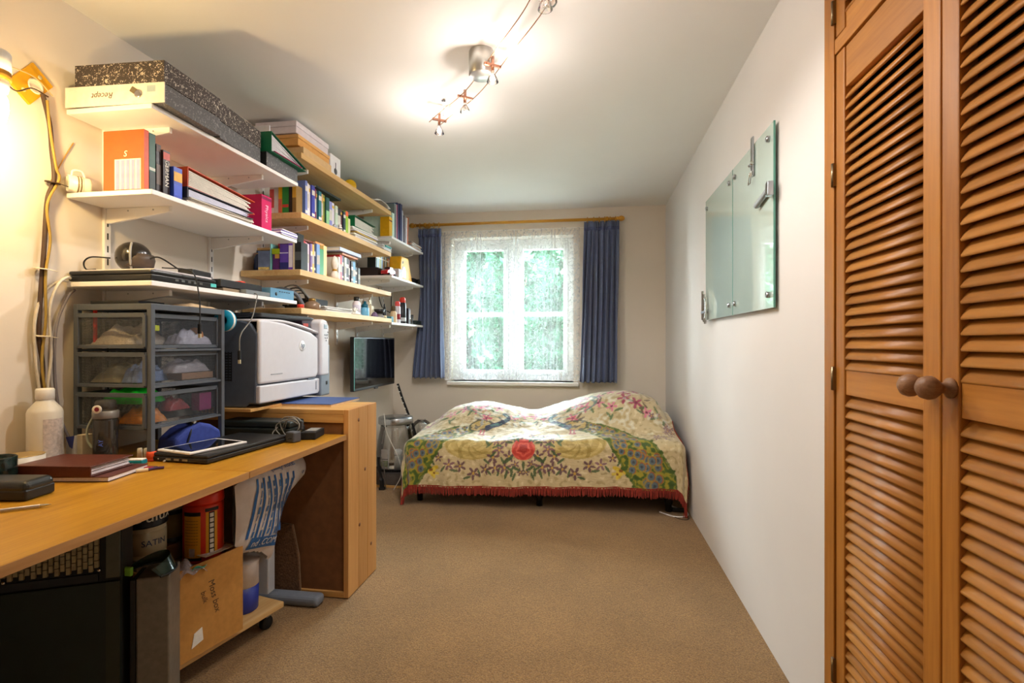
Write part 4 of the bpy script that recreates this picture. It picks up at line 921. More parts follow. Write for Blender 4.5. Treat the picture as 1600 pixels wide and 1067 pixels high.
t = thing('plastic_sachet', 'crumpled white plastic sachet drooping over the pine shelf edge', 'bag', (-1.585, 3.62, zz))
MB().grid(14, 10, lambda u, v: (-.07+.15*v, -.13+.26*u, .004+.04*math.sin(u*3.1)*math.sin(v*2.6)+.006*math.sin(u*17+v*9)*math.sin(v*3)), sm=True).build('film', mat('#e9e6e2', .35, noise=.06), t, solid=.002)
MB().box(-.075, .075, -.135, -.125, .001, .004).build('seal_strip', mat('#f2f0ee', .4), t)
# --- pine shelves: second
zz = 1.8665
P2 = 'on the second pine shelf'
for x0, th, h, c, bnd, lb in ((-1.715,.026,.155,'#efe4d6',[(.2,.85,'#d8584e')],'white book with red lettering, first at the near end '), (-1.687,.022,.150,'#d8d2c8',None,'pale grey book, second at the near end '), (-1.663,.020,.155,'#f0b81e',[(.0,.5,'#e06a50')],'yellow and coral book near the end '),
        (-1.640,.036,.158,'#2f8f3e',[(.2,.3,'#d23c34')],'thick green book near the end '), (-1.602,.018,.152,'#2a211c',None,'narrow black book facing the camera '), (-1.582,.022,.150,'#8a6a34',[(.55,.95,'#d9a838')],'brown and gold book at the corner ')):
    book(lb+P2, (x0, 2.556, zz), th, h, .085 if x0 < -1.61 else .06, c, bnd, face='Y', group='books on the second pine shelf')
row = [(2.650,.024,.205,'#6f7fc0','lavender-blue'), (2.676,.020,.198,'#e8dfe2','white'), (2.697,.020,.195,'#dcd4d8','off-white'), (2.719,.034,.200,'#3d43a8','indigo'), (2.755,.018,.190,'#8a2f4e','maroon'), (2.774,.018,.185,'#6a707c','slate grey'), (2.794,.034,.188,'#1f6f7c','teal'), (2.830,.020,.183,'#d0a068','tan'), (2.852,.026,.184,'#86903a','olive'), (2.880,.040,.176,'#1f5650','dark teal'),
       (2.922,.040,.165,'#8a8fd0','lilac'), (2.964,.030,.166,'#e4dcec','pearl white'), (2.996,.030,.156,'#bccdb6','pale green'), (3.028,.042,.150,'#33363a','black'), (3.072,.026,.150,'#6b2c34','dark red'), (3.100,.030,.146,'#1e3a44','blue-black'), (3.134,.040,.158,'#9cc81e','lime green'), (3.178,.034,.120,'#e6e0b4','cream')]
for k, (y, th, h, c, cn) in enumerate(row):
    bnd = [(.12,.2,'#e9e4da'), (.72,.86,'#d8d2c8')] if k % 3 == 0 else ([(.3,.7,'#c9c2b6')] if k % 3 == 1 else [(.8,.9,'#e0b84a')])
    if cn == 'lime green': bnd = [(.80,1.0,'#e8601e')]
    if cn == 'dark teal': bnd = [(0,.55,'#8fc890')]
    if cn == 'cream': bnd = None
    book(cn+' book in the row of spines '+P2, (-1.562-.004*(k % 3), y, zz), th-.002, h, .16, c, bnd, lean=0, group='books on the second pine shelf')
book('dark flat book laid on top of the row '+P2, (-1.58, 3.10, zz+.212), .012, .30, .15, '#26302f', flat=True, group='books on the second pine shelf')
t = thing('glass_dome', 'small glass paperweight at the front edge of the second pine shelf', 'ornament', (-1.535, 2.93, zz))
MB().lathe([(0,0),(.012,0),(.0145,.010),(.011,.020),(0,.025)], (0,0,0), 16).build('dome', mat('#cfd8e8', .08, trans=.7, noise=0), t)
t = thing('cat_figurine', 'little white and black figurine standing before the books', 'figurine', (-1.533, 3.00, zz))
MB().lathe([(0,0),(.012,0),(.013,.012),(.008,.022),(0,.024)], (0,0,0), 14).lathe([(0,.0),(.007,.003),(.009,.010),(.006,.017),(0,.019)], (0,-.004,.020), 12).build('body', mat('#efe9e0', .4), t)
MB().lathe([(.0131,.006),(.0131,.011)], (0,0,0), 14).build('dark_patch', BLACK, t)
binder('green lever arch file lying on the far end of the second pine shelf', -1.56, 3.26, .34, .27, .075, .070, zz+.085, '#0f6f45', '#d7d2c6', ring=False)
papers('pile of papers and folders under the green lever arch file', -1.82, -1.540, 3.235, 3.60, zz, 9, ['#e6c86a', '#e2dce6', '#d8cfc6', '#efece6', '#7a5a3c'], 11, .009)
t = papers('white booklets with a teal panel hanging off the second pine shelf', -1.66, -1.505, 3.63, 3.790, zz, 5, ['#eceaea', '#e2e6ea', '#f2f2f2'], 12, .007)
MB().box(.06, .081, -.06, .05, .020, .030).build('teal_panel', mat('#4aa0a0', .5), t)
# --- pine shelves: third
zz = 1.5585
P3 = 'on the third pine shelf'
t = thing('dark_glass_vase', 'dark blue glass vase at the wall end of the third pine shelf', 'vase', (-1.828, 2.64, zz))
MB().lathe([(0,0),(.034,0),(.036,.03),(.034,.08),(.022,.105),(.020,.125),(.017,.125),(.018,.105),(0,.02)], (0,0,0), 22).build('glass', mat('#1e2f5a', .1, noise=.2, scale=12), t)
MB().lathe([(.0225,.100),(.0225,.108)], (0,0,0), 20).build('collar', mat('#b8922a', .4), t)
carton('amber_box', 'amber cardboard box behind the dark glass vase', 'box', -1.862, -1.80, 2.76, 2.84, zz, .15, '#b07f22')
t = thing('clear_storage_box', 'translucent blue plastic box of odds and ends on the third pine shelf', 'box', (-1.750, 2.605, zz))
MB().box(-.038, .038, -.045, .045, 0, .11).build('tub', mat('#8fa3cf', .15, trans=.35, noise=.2), t, bevel=.004)
MB().box(-.041, .041, -.048, .048, .1105, .125).build('lid', mat('#a98a55', .4), t, bevel=.003)
MB().box(-.034, .030, -.0465, -.0452, .006, .02).build('contents', mat('#d9c67a', .6, noise=.4, scale=90), t)
book('thin pale cyan folder '+P3, (-1.712, 2.556, zz), .006, .145, .065, '#8fd8d8', face='Y')
t = carton('perfume_carton', 'purple carton with lime cap end '+P3, 'box', -1.700, -1.660, 2.56, 2.64, zz, .118, '#5c2470', lid='#b6cf1a', lidh=.030)
MB().box(-.006, .021, -.0415, -.040, .065, .088).build('gold_panel', mat('#dfa94a', .5), t)
book('violet annual with white lettering '+P3, (-1.655, 2.556, zz), .050, .150, .065, '#6a4ab4', [(.6,.64,'#d8d0ee'), (.0,.28,'#2c2f7a'), (.92,1.,'#4a2a78')], face='Y')
book('violet magazine with zigzag white edge '+P3, (-1.603, 2.556, zz), .022, .148, .065, '#6d3fc0', [(.1,.9,'#efe6ee')], face='Y')
book('slim cream notebook beside the violet magazine', (-1.579, 2.556, zz), .010, .150, .065, '#e0d2b0', face='Y')
carton('black_boxed_set', 'black boxed set lying above the near books '+P3, 'box', -1.66, -1.555, 2.565, 2.625, zz+.1525, .048, '#1f2322')
book('black book facing the camera at the corner '+P3, (-1.567, 2.556, zz), .036, .150, .065, '#20262a', [(.35,.65,'#5a5f60')], face='Y')
row = [(2.626,.024,.172,'#c22a34','red'), (2.653,.020,.168,'#c9808e','dusty pink'), (2.674,.026,.164,'#d9c6d2','pale pink'), (2.701,.022,.170,'#7a5a96','purple'), (2.724,.022,.172,'#e0ac1e','mustard'), (2.747,.020,.180,'#4a4452','charcoal'), (2.768,.036,.182,'#6a8fc4','sky blue'), (2.806,.048,.160,'#128a48','emerald'), (2.856,.040,.188,'#e8c878','straw yellow'),
       (3.030,.020,.150,'#d8cfc2','beige'), (3.052,.032,.166,'#cf2b32','crimson'), (3.086,.026,.166,'#3f2a5c','deep violet'), (3.114,.024,.160,'#d6e2dc','mint white'), (3.140,.034,.160,'#2b2226','brown-black'), (3.176,.026,.156,'#5a2a3c','wine'), (3.204,.028,.150,'#20242c','ink black'), (3.234,.040,.152,'#5f9cc4','light blue'), (3.276,.030,.120,'#3c4650','steel grey'), (3.308,.030,.118,'#6d747a','ash grey')]
for k, (y, th, h, c, cn) in enumerate(row):
    if k in (7, 8, 9): bnd = None
    else: bnd = [(.15,.22,'#e6e0d4'), (.6,.75,'#d9d0c4')] if k % 2 else [(.35,.65,'#b9b0a6')]
    book(cn+' book in the row of spines '+P3, (-1.560-.003*(k % 3), y, zz), th-.002, h, .15, c, bnd, group='books on the third pine shelf')
book('thin white-edged book laid flat over the near books '+P3, (-1.60, 2.80, zz+.190), .008, .15, .14, '#7a3b30', flat=True)
book('orange flat book laid over the green book '+P3, (-1.585, 2.90, zz+.190), .012, .10, .14, '#e08a2a', flat=True)
t = book('pale blue flat book laid over the far books '+P3, (-1.535, 3.30, zz+.184), .022, .30, .17, '#b9c6e4', flat=True)
book('orange illustrated flat book under the pale blue one', (-1.55, 3.28, zz+.1685), .012, .22, .15, '#d9824a', flat=True)
t = thing('china_ornament', 'white china ornament with gold trim before the books '+P3, 'ornament', (-1.552, 2.965, zz))
MB().lathe([(0,0),(.026,0),(.030,.012),(.026,.034),(.012,.05),(.012,.06),(.020,.075),(.022,.10),(.016,.13),(.0,.145)], (0,0,0), 20).build('china', mat('#e9dfd4', .25, noise=.12, scale=60), t)
MB().lathe([(.0135,.049),(.015,.055),(.0135,.061)], (0,0,0), 20).build('gold_trim', mat('#d0a24a', .3, metal=.6), t)
# --- pine shelves: lowest
zz = 1.3535
P4 = 'on the lowest pine shelf'
t = thing('cable_router', 'black router with tangled leads '+P4, 'router', (-1.70, 2.83, zz))
MB().box(-.10, .09, -.03, .16, .03, .075).build('case', BLACKM, t, bevel=.005)
MB().box(-.09, .08, -.02, .15, .0, .03).build('stand', BLACK, t, bevel=.003)
for k in range(4):
    MB().tube(spline([(.05+.01*k,-.02,.06),(.06,-.08-.02*k,.10+.012*k),(.0,-.16-.01*k,.06+.015*k),(.06,-.22,.02)], 6), .004, 6).build('lead', mat(('#3a3d40','#585d62','#24272a','#7c8184')[k], .5), t)
t = thing('grey_hose', 'grey ribbed hose arching beside the blue network box', 'hose', (-1.62, 2.60, zz))
MB().tube(spline([(-.10,-.05,.09),(-.03,-.03,.105),(.03,.0,.08),(.055,.02,.03),(.055,.025,.012)], 8), .011, 8).build('hose', mat('#5a5e66', .5), t)
MB().lathe([(.0122,-.006),(.0122,.006)], (.055,.024,.018), 10).build('collar', BLACK, t)
t = thing('glass_lamp_bowl', 'amber glass bowl with brass top '+P4, 'bowl', (-1.575, 2.745, zz))
MB().lathe([(0,0),(.040,0),(.048,.014),(.046,.034),(.026,.048),(.018,.052)], (0,0,0), 22).build('glass', mat('#b79a80', .08, trans=.55, noise=.1), t)
MB().lathe([(.019,.051),(.021,.058),(.016,.068),(0,.070)], (0,0,0), 18).build('brass_top', mat('#9a7a42', .35, metal=.7), t)
t = thing('red_plastic_dome', 'small red plastic dome at the near corner of the lowest pine shelf', 'trinket', (-1.545, 2.575, zz))
MB().lathe([(0,.02),(.016,.02),(.018,.016),(.018,0)], (0,0,0), 18).build('dome', mat('#d8402e', .4), t)
MB().lathe([(.0186,.003),(.0186,.006)], (0,0,0), 18).build('ridge', mat('#b83020', .4), t)
papers('fanned white leaflets '+P4, -1.60, -1.530, 2.82, 3.17, zz, 5, ['#e6e2dc', '#d4d0c8', '#f0eeea', '#8f8a84'], 15, .006)
t = thing('crumpled_tissue', 'crumpled white tissue '+P4, 'tissue', (-1.56, 3.24, zz))
MB().grid(14, 14, lambda u, v: (.05*(u-.5)*2*.7, .05*(v-.5)*2, .003+.035*math.sin(u*3.14)*math.sin(v*3.14)*(1+.5*math.sin(u*13)*math.cos(v*11)))).build('tissue', PAPER, t, solid=.0015)
MB().grid(8, 8, lambda u, v: (.02+.03*(u-.5), -.02+.04*(v-.5), .030+.012*math.sin(u*6)*math.cos(v*5))).build('fold', PAPER, t, solid=.0015)
bottle('white_pill_bottle', 'white bottle with black cap and printed label '+P4, -1.575, 3.315, zz, [(0,0),(.026,0),(.027,.005),(.027,.085),(.018,.095),(.016,.10)], '#efe6ea', [(.018,.098),(.019,.10),(.019,.126),(0,.128)], '#2b2a26', band=(.0275,.02,.07,'#d9d4e4'))
bottle('blue_perfume', 'square-shouldered blue perfume bottle '+P4, -1.565, 3.425, zz, [(0,0),(.030,0),(.031,.004),(.030,.055),(.026,.06)], '#6fb4d8', [(.020,.060),(.024,.066),(.020,.082),(.010,.088),(.009,.104),(0,.106)], '#0f5d72', rough=.12)
bottle('amber_vial', 'short brown jar behind the purple stone '+P4, -1.62, 3.50, zz, [(0,0),(.024,0),(.025,.04),(.018,.05)], '#8a6a3a', [(.019,.05),(.020,.062),(0,.063)], '#5a3a20')
t = thing('star_candle', 'cream star-topped candle '+P4, 'candle', (-1.60, 3.585, zz))
MB().box(-.022, .022, -.022, .022, 0, .085).build('block', mat('#ece2c4', .5), t, bevel=.004)
star = [(.030*(1 if k % 2 == 0 else .45)*math.sin(math.pi*k/5), .115+.030*(1 if k % 2 == 0 else .45)*math.cos(math.pi*k/5)) for k in range(10)]
MB().prism(star, -.006, .006, 'X').build('star', mat('#f0e6c8', .5), t)
t = thing('purple_stone', 'small purple crystal stone '+P4, 'stone', (-1.545, 3.545, zz))
MB().lathe([(0,0),(.022,0),(.026,.010),(.018,.026),(.008,.036),(0,.038)], (0,0,0), 7, sm=False).build('crystal', mat('#7d6a8a', .25, noise=.25), t)
MB().lathe([(.0255,.0),(.0262,.004)], (0,0,0), 7).build('base_ring', mat('#4a3a54', .5), t)
t = thing('black_bowl', 'black tapered bowl on a clear foot '+P4, 'bowl', (-1.555, 3.655, zz))
MB().lathe([(.028,.03),(.044,.062),(.042,.062),(.026,.034)], (0,0,0), 22).build('bowl', BLACK, t)
MB().lathe([(0,0),(.034,0),(.036,.006),(.020,.03),(0,.03)], (0,0,0), 22).build('foot', mat('#b8b8b8', .1, trans=.5), t)
bottle('dropper_bottle', 'dark slim dropper bottle '+P4, -1.545, 3.725, zz, [(0,0),(.014,0),(.015,.003),(.015,.058),(.010,.064)], '#22242a', [(.010,.064),(.011,.07),(.009,.084),(.004,.088),(.004,.108),(0,.110)], '#17181a', band=(.0154,.004,.02,'#d9c9a4'))
bottle('lotion_bottle', 'white pump bottle at the back corner of the lowest pine shelf', -1.70, 3.70, zz, [(0,0),(.026,0),(.027,.09),(.014,.105),(.010,.11)], '#dfe4ea', [(.012,.11),(.012,.13),(.005,.135),(.005,.15),(0,.151)], '#eef0f2')
# --- far white shelves
zz = 2.0005
C1 = 'on the top white shelf by the window'
t = book('yellow lever arch file with black mark '+C1, (-1.545, 3.822, zz), .060, .155, .075, '#e3ae10', [(.78,.84,'#5a2a14')], name='lever_arch_file', cat='binder')
spec = [(3.886,.040,.20,'#d3ece2','pale mint box file'), (3.928,.014,.285,'#6f8288','grey-green folder'), (3.944,.018,.290,'#8a8f98','grey folder'), (3.964,.016,.288,'#a9a9b4','silver folder'), (3.982,.020,.290,'#c22352','crimson folder'), (4.004,.050,.312,'#2b3560','wide navy box file'), (4.056,.050,.318,'#323c6c','second navy box file'), (4.110,.024,.276,'#b9bcc2','slim pale grey folder'), (4.160,.022,.245,'#6a6470','mauve grey book'), (4.190,.026,.240,'#e6e6ea','white magazine holder'), (4.222,.028,.250,'#c4622e','rust orange book')]
for k, (y, th, h, c, cn) in enumerate(spec):
    book(cn+' standing '+C1, (-1.545-.002*(k % 3), y, zz), th-.002, h, .24, c, [(.86,.93,'#d9d9de')] if cn.startswith('slim') else None, lean=-4 if k > 8 else 0, name='folder' if 'book' not in cn else 'book', cat='folder' if 'book' not in cn else 'book', group='folders on the top white shelf by the window')
papers('letters and cards piled at the window end '+C1, -1.75, -1.53, 4.32, 4.575, zz, 8, ['#e9e6e2', '#c98a5a', '#efeeea', '#a8a29a'], 21, .007)
carton('green_yellow_carton', 'white and green carton lying behind the letters '+C1, 'box', -1.86, -1.765, 4.36, 4.58, zz, .09, '#e6ece2')
zz = 1.6945
C2 = 'on the middle white shelf by the window'
tint = ['#1f2a2c','#2d8f8a','#d8dbe0','#3fa8b4','#e8c94a','#46a07a','#cfd6de','#4c7fb0','#c7a24a','#2f5f6a','#dce0e2','#6aa88c','#9a6a4a','#d98a3a']
names = ['black','dark teal','white','aqua','yellow','sea green','pale grey','denim blue','ochre','petrol','ivory','sage','russet','orange']
for k in range(14):
    book(names[k]+' cassette-sized case in the upper row '+C2, (-1.66, 3.83+.0185*k, zz+.066), .017, .108, .07, tint[k], [(.7,.8,'#e8e4da')], group='small cases on the middle white shelf', name='cassette_case', cat='case')
carton('dark_wooden_rack', 'dark rack under the row of cassette cases', 'rack', -1.80, -1.64, 3.825, 4.10, zz, .065, '#2e2422')
t = thing('red_toy_car', 'red toy car on the front edge of the middle white shelf', 'toy car', (-1.585, 3.90, zz), (0, 0, R(-6)))
MB().prism([(-.07,.012),(.075,.012),(.075,.045),(.05,.055),(-.02,.060),(-.07,.040)], -.03, .03, 'X').build('body', mat('#b8202a', .25, coat=.5), t, bevel=.005)
MB().prism([(-.03,.05),(.045,.05),(.03,.075),(-.012,.075)], -.024, .024, 'X').build('cabin', mat('#2a1a1c', .15), t, bevel=.003)
for yy in (-.045, .05):
    for xx in (-.03, .03): MB().lathe([(0,-.006),(.013,-.006),(.013,.006),(0,.006)], (xx, yy, .013), 12, axis='X').build('wheel', BLACKM, t)
carton('card_game_box', 'white and grey printed box behind the toy car', 'box', -1.60, -1.53, 3.985, 4.07, zz, .075, '#cfc9cc')
t = thing('yellow_bag', 'bright yellow paper carrier bag slumped on the middle white shelf', 'bag', (-1.60, 4.215, zz))
MB().prism([(-.135,.0),(.165,.0),(.150,.05),(.09,.16),(.075,.205),(-.10,.200),(-.115,.14)], -.06, .045, 'X').build('bag', mat('#e5a800', .45, noise=.08), t, bevel=.012, seg=3)
MB().lathe([(0,.0465),(.012,.046),(.013,.044)], (0, -.07, .150), 14, axis='X').build('dark_dot', mat('#5f6a2a', .5), t)
MB().prism([(-.10,.02),(.0,.02),(-.005,.085),(-.03,.115),(-.075,.115),(-.10,.08)], .046, .049, 'X').build('lilac_print', mat('#c9b6d2', .5), t)
t = thing('black_camera', 'small black camera at the window end of the middle white shelf', 'camera', (-1.58, 4.50, zz))
MB().box(-.03, .02, -.065, .065, 0, .055).build('body', BLACKM, t, bevel=.008)
MB().lathe([(0,.03),(.020,.03),(.024,.026),(.024,0)], (.02, .01, .027), 18, axis='X').build('lens', BLACK, t)
zz = 1.3265
C3 = 'on the white shelf above the television'
bottle('cream_bottle', 'cream bottle with brown wooden cap '+C3, -1.555, 3.935, zz, [(0,0),(.026,0),(.027,.004),(.027,.075),(.020,.09),(.014,.094)], '#e0c49a', [(.018,.094),(.021,.10),(.021,.128),(.016,.134),(0,.135)], '#5d4a2c')
carton('teal_soap_box', 'small teal box at the near corner of the white shelf above the television', 'box', -1.565, -1.528, 3.822, 3.87, zz, .045, '#4f8a96')
bottle('spray_can', 'white spray can with red cap '+C3, -1.560, 4.035, zz, [(0,0),(.024,0),(.025,.003),(.025,.13),(.020,.140)], '#cfc8d2', [(.020,.138),(.021,.142),(.021,.172),(.012,.180),(0,.181)], '#d84a48', band=(.0254,.03,.075,'#8a1f2c'), cat='spray can')
bottle('spray_can', 'tall black spray can with red cap '+C3, -1.552, 4.130, zz, [(0,0),(.029,0),(.030,.003),(.030,.168),(.022,.178)], '#1c1e24', [(.023,.176),(.025,.18),(.025,.212),(.014,.222),(0,.223)], '#d23a2a', band=(.0304,.018,.05,'#c9cfd2'), cat='spray can')
t = carton('dark_perfume_box', 'slim black and maroon box '+C3, 'box', -1.56, -1.53, 4.215, 4.262, zz, .135, '#231a24')
MB().box(.0145, .0160, .002, .010, .04, .12).build('silver_flash', mat('#c8b6c0', .3), t)
bottle('clear_tumbler', 'clear plastic tumbler '+C3, -1.56, 4.345, zz, [(0,0),(.022,0),(.026,.085),(.0245,.085),(.021,.004),(0,.004)], '#d9e2ea', None, None, cat='tumbler', trans=clear_mat('clear_plastic', (.95,.97,.98), .9))
bpy.data.objects['clear_tumbler']['label'] = 'clear plastic tumbler '+C3
t = thing('dark_sunglasses_case', 'low dark green case at the window end of the shelf above the television', 'case', (-1.56, 4.49, zz))
MB().box(-.03, .03, -.075, .075, 0, .022).build('case_base', mat('#24322e', .4), t, bevel=.008)
MB().box(-.031, .031, -.076, .076, .0225, .040).build('case_lid', mat('#2c3c36', .3), t, bevel=.01)
t = thing('black_lead', 'thin black lead looping on the wall above the spray cans', 'cable', (XL+.006, 4.50, 1.46))
MB().tube(spline([(0,-.12,.20),(0,-.10,.10),(0,-.02,.02),(0,.10,.0),(0,.17,.01),(0,.18,.22)], 8), .0035, 6).build('lead', BLACKM, t)
# ------------------------------------------------------------------ contents of the mesh drawers
DZ = .7505
def loose(name, label, cat, fn, col, nu=16, nv=12, thick=.002, extra=None, rough=.4):
    t = thing(name, label, cat, extra['loc'] if extra else (0,0,0), (0,0,R(extra.get('rot', 0))) if extra else (0,0,0))
    MB().grid(nu, nv, fn).build('skin', mat(col, rough, noise=.12, scale=40), t, solid=thick); return t
def pouch(label, loc, a, b, h, col, seed, rot=0, cat='bag', name='plastic_pouch', film=None):
    t = thing(name, label, cat, loc, (0,0,R(rot))); mb = MB(); nu, nv = 18, 14
    def top(u, v):
        e = (max(0,math.sin(math.pi*u))*max(0,math.sin(math.pi*v)))**.30
        return (a*(u-.5), b*(v-.5), max(.001, h*e*(.74+.20*math.sin(u*9+seed)*math.cos(v*7+seed*2)+.09*math.sin(u*23+v*17+seed))))
    mb.grid(nu, nv, top); mb.grid(nu, nv, lambda u, v: (a*(u-.5), b*(v-.5), 0.0))
    mb.build('skin', film or mat(col, .3, noise=.15, scale=30), t)
    return t
bx, by = -1.68, 1.775
d1, d2, d3 = DZ+.409, DZ+.271, DZ+.122
pouch('white plastic mailing bag in the top mesh drawer', (bx-.035, by-.07, d1), .17, .17, .09, '#cfc4b8', 1)
t = pouch('silver bubble wrap roll in the top mesh drawer by the printer', (bx+.085, by+.07, d1), .075, .17, .07, '#b4b6cc', 2, name='bubble_wrap', cat='packaging')
MB().lathe([(.0345,.0),(.0345,.012)], (0, .03, .034), 16, axis='Y').build('orange_band', mat('#d08a4a', .5), t)
carton('red_lighter', 'red plastic clip poking out of the top mesh drawer', 'clip', bx-.115, bx-.105, by-.15, by-.14, d1+.001, .135, '#dd2f1c')
carton('yellow_note_pad', 'fluorescent yellow note in the top mesh drawer', 'note', bx+.095, bx+.125, by-.14, by-.11, d1+.05, .02, '#d9e61a', rot=15)
papers('thin white pads at the bottom of the top mesh drawer', bx-.11, bx+.04, by-.165, by+.02, d1-.003, 1, ['#d9cfc0'], 31, .003)
pouch('dull khaki cloth pouch in the middle mesh drawer', (bx-.055, by-.06, d2), .13, .19, .085, '#8c8468', 3)
pouch('pale blue plastic packet in the middle mesh drawer', (bx+.045, by-.09, d2), .07, .13, .095, '#7d97c9', 4)
pouch('clear bag of parts in the middle mesh drawer by the printer', (bx+.085, by+.05, d2+.028), .08, .19, .06, '#9a98a4', 5)
carton('cardboard_sleeve', 'brown cardboard sleeve in the middle mesh drawer', 'box', bx+.06, bx+.128, by-.01, by+.155, d2, .026, '#9a7a62')
pouch('bright green cloth spilling from the bottom mesh drawer', (bx+.005, by-.10, d3+.072), .16, .12, .075, '#17c02c', 6, name='green_cloth', cat='cloth')
pouch('orange brown cloth in the bottom mesh drawer', (bx+.055, by-.115, d3+.002), .12, .10, .068, '#c67a26', 7, name='orange_cloth', cat='cloth')
pouch('grey packets lining the bottom mesh drawer', (bx-.03, by+.04, d3), .20, .22, .05, '#6c6a62', 8)
carton('magenta_packet', 'magenta packet in the bottom mesh drawer by the printer', 'packet', bx+.09, bx+.128, by+.08, by+.145, d3+.02, .07, '#8f2f72')
pouch('dark red netting in the bottom mesh drawer', (bx+.085, by-.01, d3+.035), .07, .10, .06, '#8a3038', 9)
t = thing('plug_socket_block', 'white extension plug in the bottom mesh drawer', 'plug', (bx-.02, by-.165, d3))
MB().box(-.03, .03, -.012, .012, 0, .05).build('block', mat('#cfccc4', .5), t, bevel=.005)
MB().box(-.012, .012, -.0135, -.0122, .02, .034).build('socket', mat('#55504a', .6), t)
# on top of the tower
zt = DZ+.556
carton('black_tray', 'flat black tray on top of the mesh tower', 'tray', -1.80, -1.60, 1.62, 1.735, zt, .012, '#202224')
pouch('crumpled beige wrapping on top of the mesh tower', (-1.60, 1.86, zt), .12, .16, .022, '#cbb18e', 10)
t = thing('teal_tape_reel', 'teal plastic reel at the back corner of the mesh tower', 'reel', (-1.545, 1.992, 1.215))
MB().lathe([(.018,-.012),(.046,-.012),(.046,.012),(.018,.012),(.018,-.012)], (0,0,.046), 24, axis='Y').build('reel', mat('#169ac4', .35), t)
MB().lathe([(.0462,-.006),(.0462,.006)], (0,0,.046), 24, axis='Y').build('white_tape', PAPER, t)
# ------------------------------------------------------------------ things on the desk
t = thing('white_jug_bottle', 'large white plastic bottle with screw cap against the wall', 'bottle', (-1.79, 1.455, DZ))
MB().lathe([(0,0),(.044,0),(.047,.005),(.047,.185),(.044,.195),(.024,.222),(.022,.227)], (0,0,0), 26).build('bottle_body', mat('#ddd8ca', .35, noise=.03), t)
MB().lathe([(.0225,.227),(.025,.229),(.025,.260),(.022,.264),(0,.264)], (0,0,0), 22).build('screw_cap', mat('#ece9e0', .4), t)
lb = MB()
for k in range(8):
    a0 = R(-45+9*k); a1 = R(-45+9*(k+1)); r = .0475
    lb.add([(r*math.cos(a0), r*math.sin(a0), .03),(r*math.cos(a1), r*math.sin(a1), .03),(r*math.cos(a1), r*math.sin(a1), .165),(r*math.cos(a0), r*math.sin(a0), .165)], [(0,1,2,3)])
lb.build('side_label', mat('#c9bcb2', .6, noise=.2, scale=120), t)
t = thing('white_cup', 'white enamel cup with gold rim between bottle and folder', 'cup', (-1.762, 1.365, DZ))
MB().lathe([(0,0),(.050,0),(.053,.004),(.055,.062),(.053,.062),(.051,.006),(0,.005)], (0,0,0), 26).build('cup', mat('#e6e4de', .3), t)
MB().lathe([(.0525,.0615),(.0555,.063),(.0525,.0645)], (0,0,0), 26).build('rim', mat('#c9ad74', .3, metal=.5), t)
t = thing('dark_mug', 'dark green glazed mug on the desk at the left edge', 'mug', (-1.70, 1.248, DZ), (0,0,R(95)))
MB().lathe([(0,0),(.040,0),(.044,.004),(.045,.082),(.042,.085),(.040,.080),(.039,.008),(0,.006)], (0,0,0), 28).build('cup', mat('#10201d', .15, noise=.7, scale=50), t)
MB().tube(spline([(.042,.012,.070),(.066,.030,.066),(.070,.032,.036),(.044,.014,.020)], 7), .0065, 8).build('handle', mat('#191410', .15, noise=.3), t)
t = thing('spectacles_case', 'rounded black hard case on the front of the desk', 'case', (-1.535, 1.165, DZ), (0,0,R(8)))
MB().box(-.159, .074, -.041, .047, .001, .030).build('case_base', mat('#1d1f1e', .35), t, bevel=.006, seg=4)
MB().box(-.160, .075, -.042, .048, .018, .052).build('case_lid', mat('#272a29', .3), t, bevel=.022, seg=5)
t = thing('brown_folder', 'brown leather organiser on the white notebook', 'organiser', (-1.555, 1.385, DZ+.0165), (0,0,R(6)))
LEA = mat('#5c2e22', .4, noise=.12, scale=60, bump=.1)
MB().box(-.155, .085, -.075, .085, 0, .004).build('lower_cover', LEA, t, bevel=.0015)
MB().box(-.155, .085, -.075, .085, .028, .032).build('upper_cover', LEA, t, bevel=.0015)
MB().box(-.155, .085, -.078, -.073, 0, .032).build('spine', LEA, t, bevel=.002)
for k in range(6): MB().box(-.148, .078-.003*(k % 3), -.072, .078, .005+.0036*k, .0078+.0036*k).build('page_sheaf', mat('#ddd2d4', .8), t)
t = thing('white_notebook', 'white paged notebook beneath the brown organiser', 'notebook', (-1.535, 1.40, DZ), (0,0,R(9)))
MB().box(-.13, .105, -.085, .085, 0, .002).build('lower_cover', mat('#4a2b24', .5), t)
MB().box(-.128, .103, -.083, .083, .0022, .0128).build('pages', mat('#e6dde0', .8, scale=200), t)
MB().box(-.13, .105, -.085, .085, .013, .0152).build('upper_cover', mat('#5a2f2a', .5), t)
t = thing('ballpoint_pen', 'silver pen lying at the left front of the desk', 'pen', (-1.40, 1.075, DZ+.005), (0,0,R(40)))
MB().tube([(-.07,0,0),(.04,0,0)], .0042, 8).build('barrel', mat('#b9b6c0', .3, metal=.7), t)
MB().tube([(.04,0,0),(.062,0,0)], [.0042,.001], 8).build('tip', CHROME, t)
t = thing('key_fob', 'purple and cream key fob beside the notebook', 'key fob', (-1.418, 1.455, DZ+.005), (0,0,R(50)))
MB().tube([(-.02,0,0),(.012,0,0)], .006, 8).build('cream_bead', mat('#e0d0b0', .4), t)
MB().tube(spline([(.012,0,0),(.03,.008,0),(.055,.002,0)], 5), .0045, 6).build('purple_cord', mat('#4a2a58', .6), t)
t = thing('water_bottle', 'smoky transparent sports bottle with flip lid', 'bottle', (-1.655, 1.545, DZ))
MB().lathe([(0,.002),(.034,.002),(.036,.008),(.036,.145),(.034,.155)], (0,0,0), 26).build('smoky_body', mat('#3b3732', .08, noise=.1, alpha=.85, spec=.6), t)
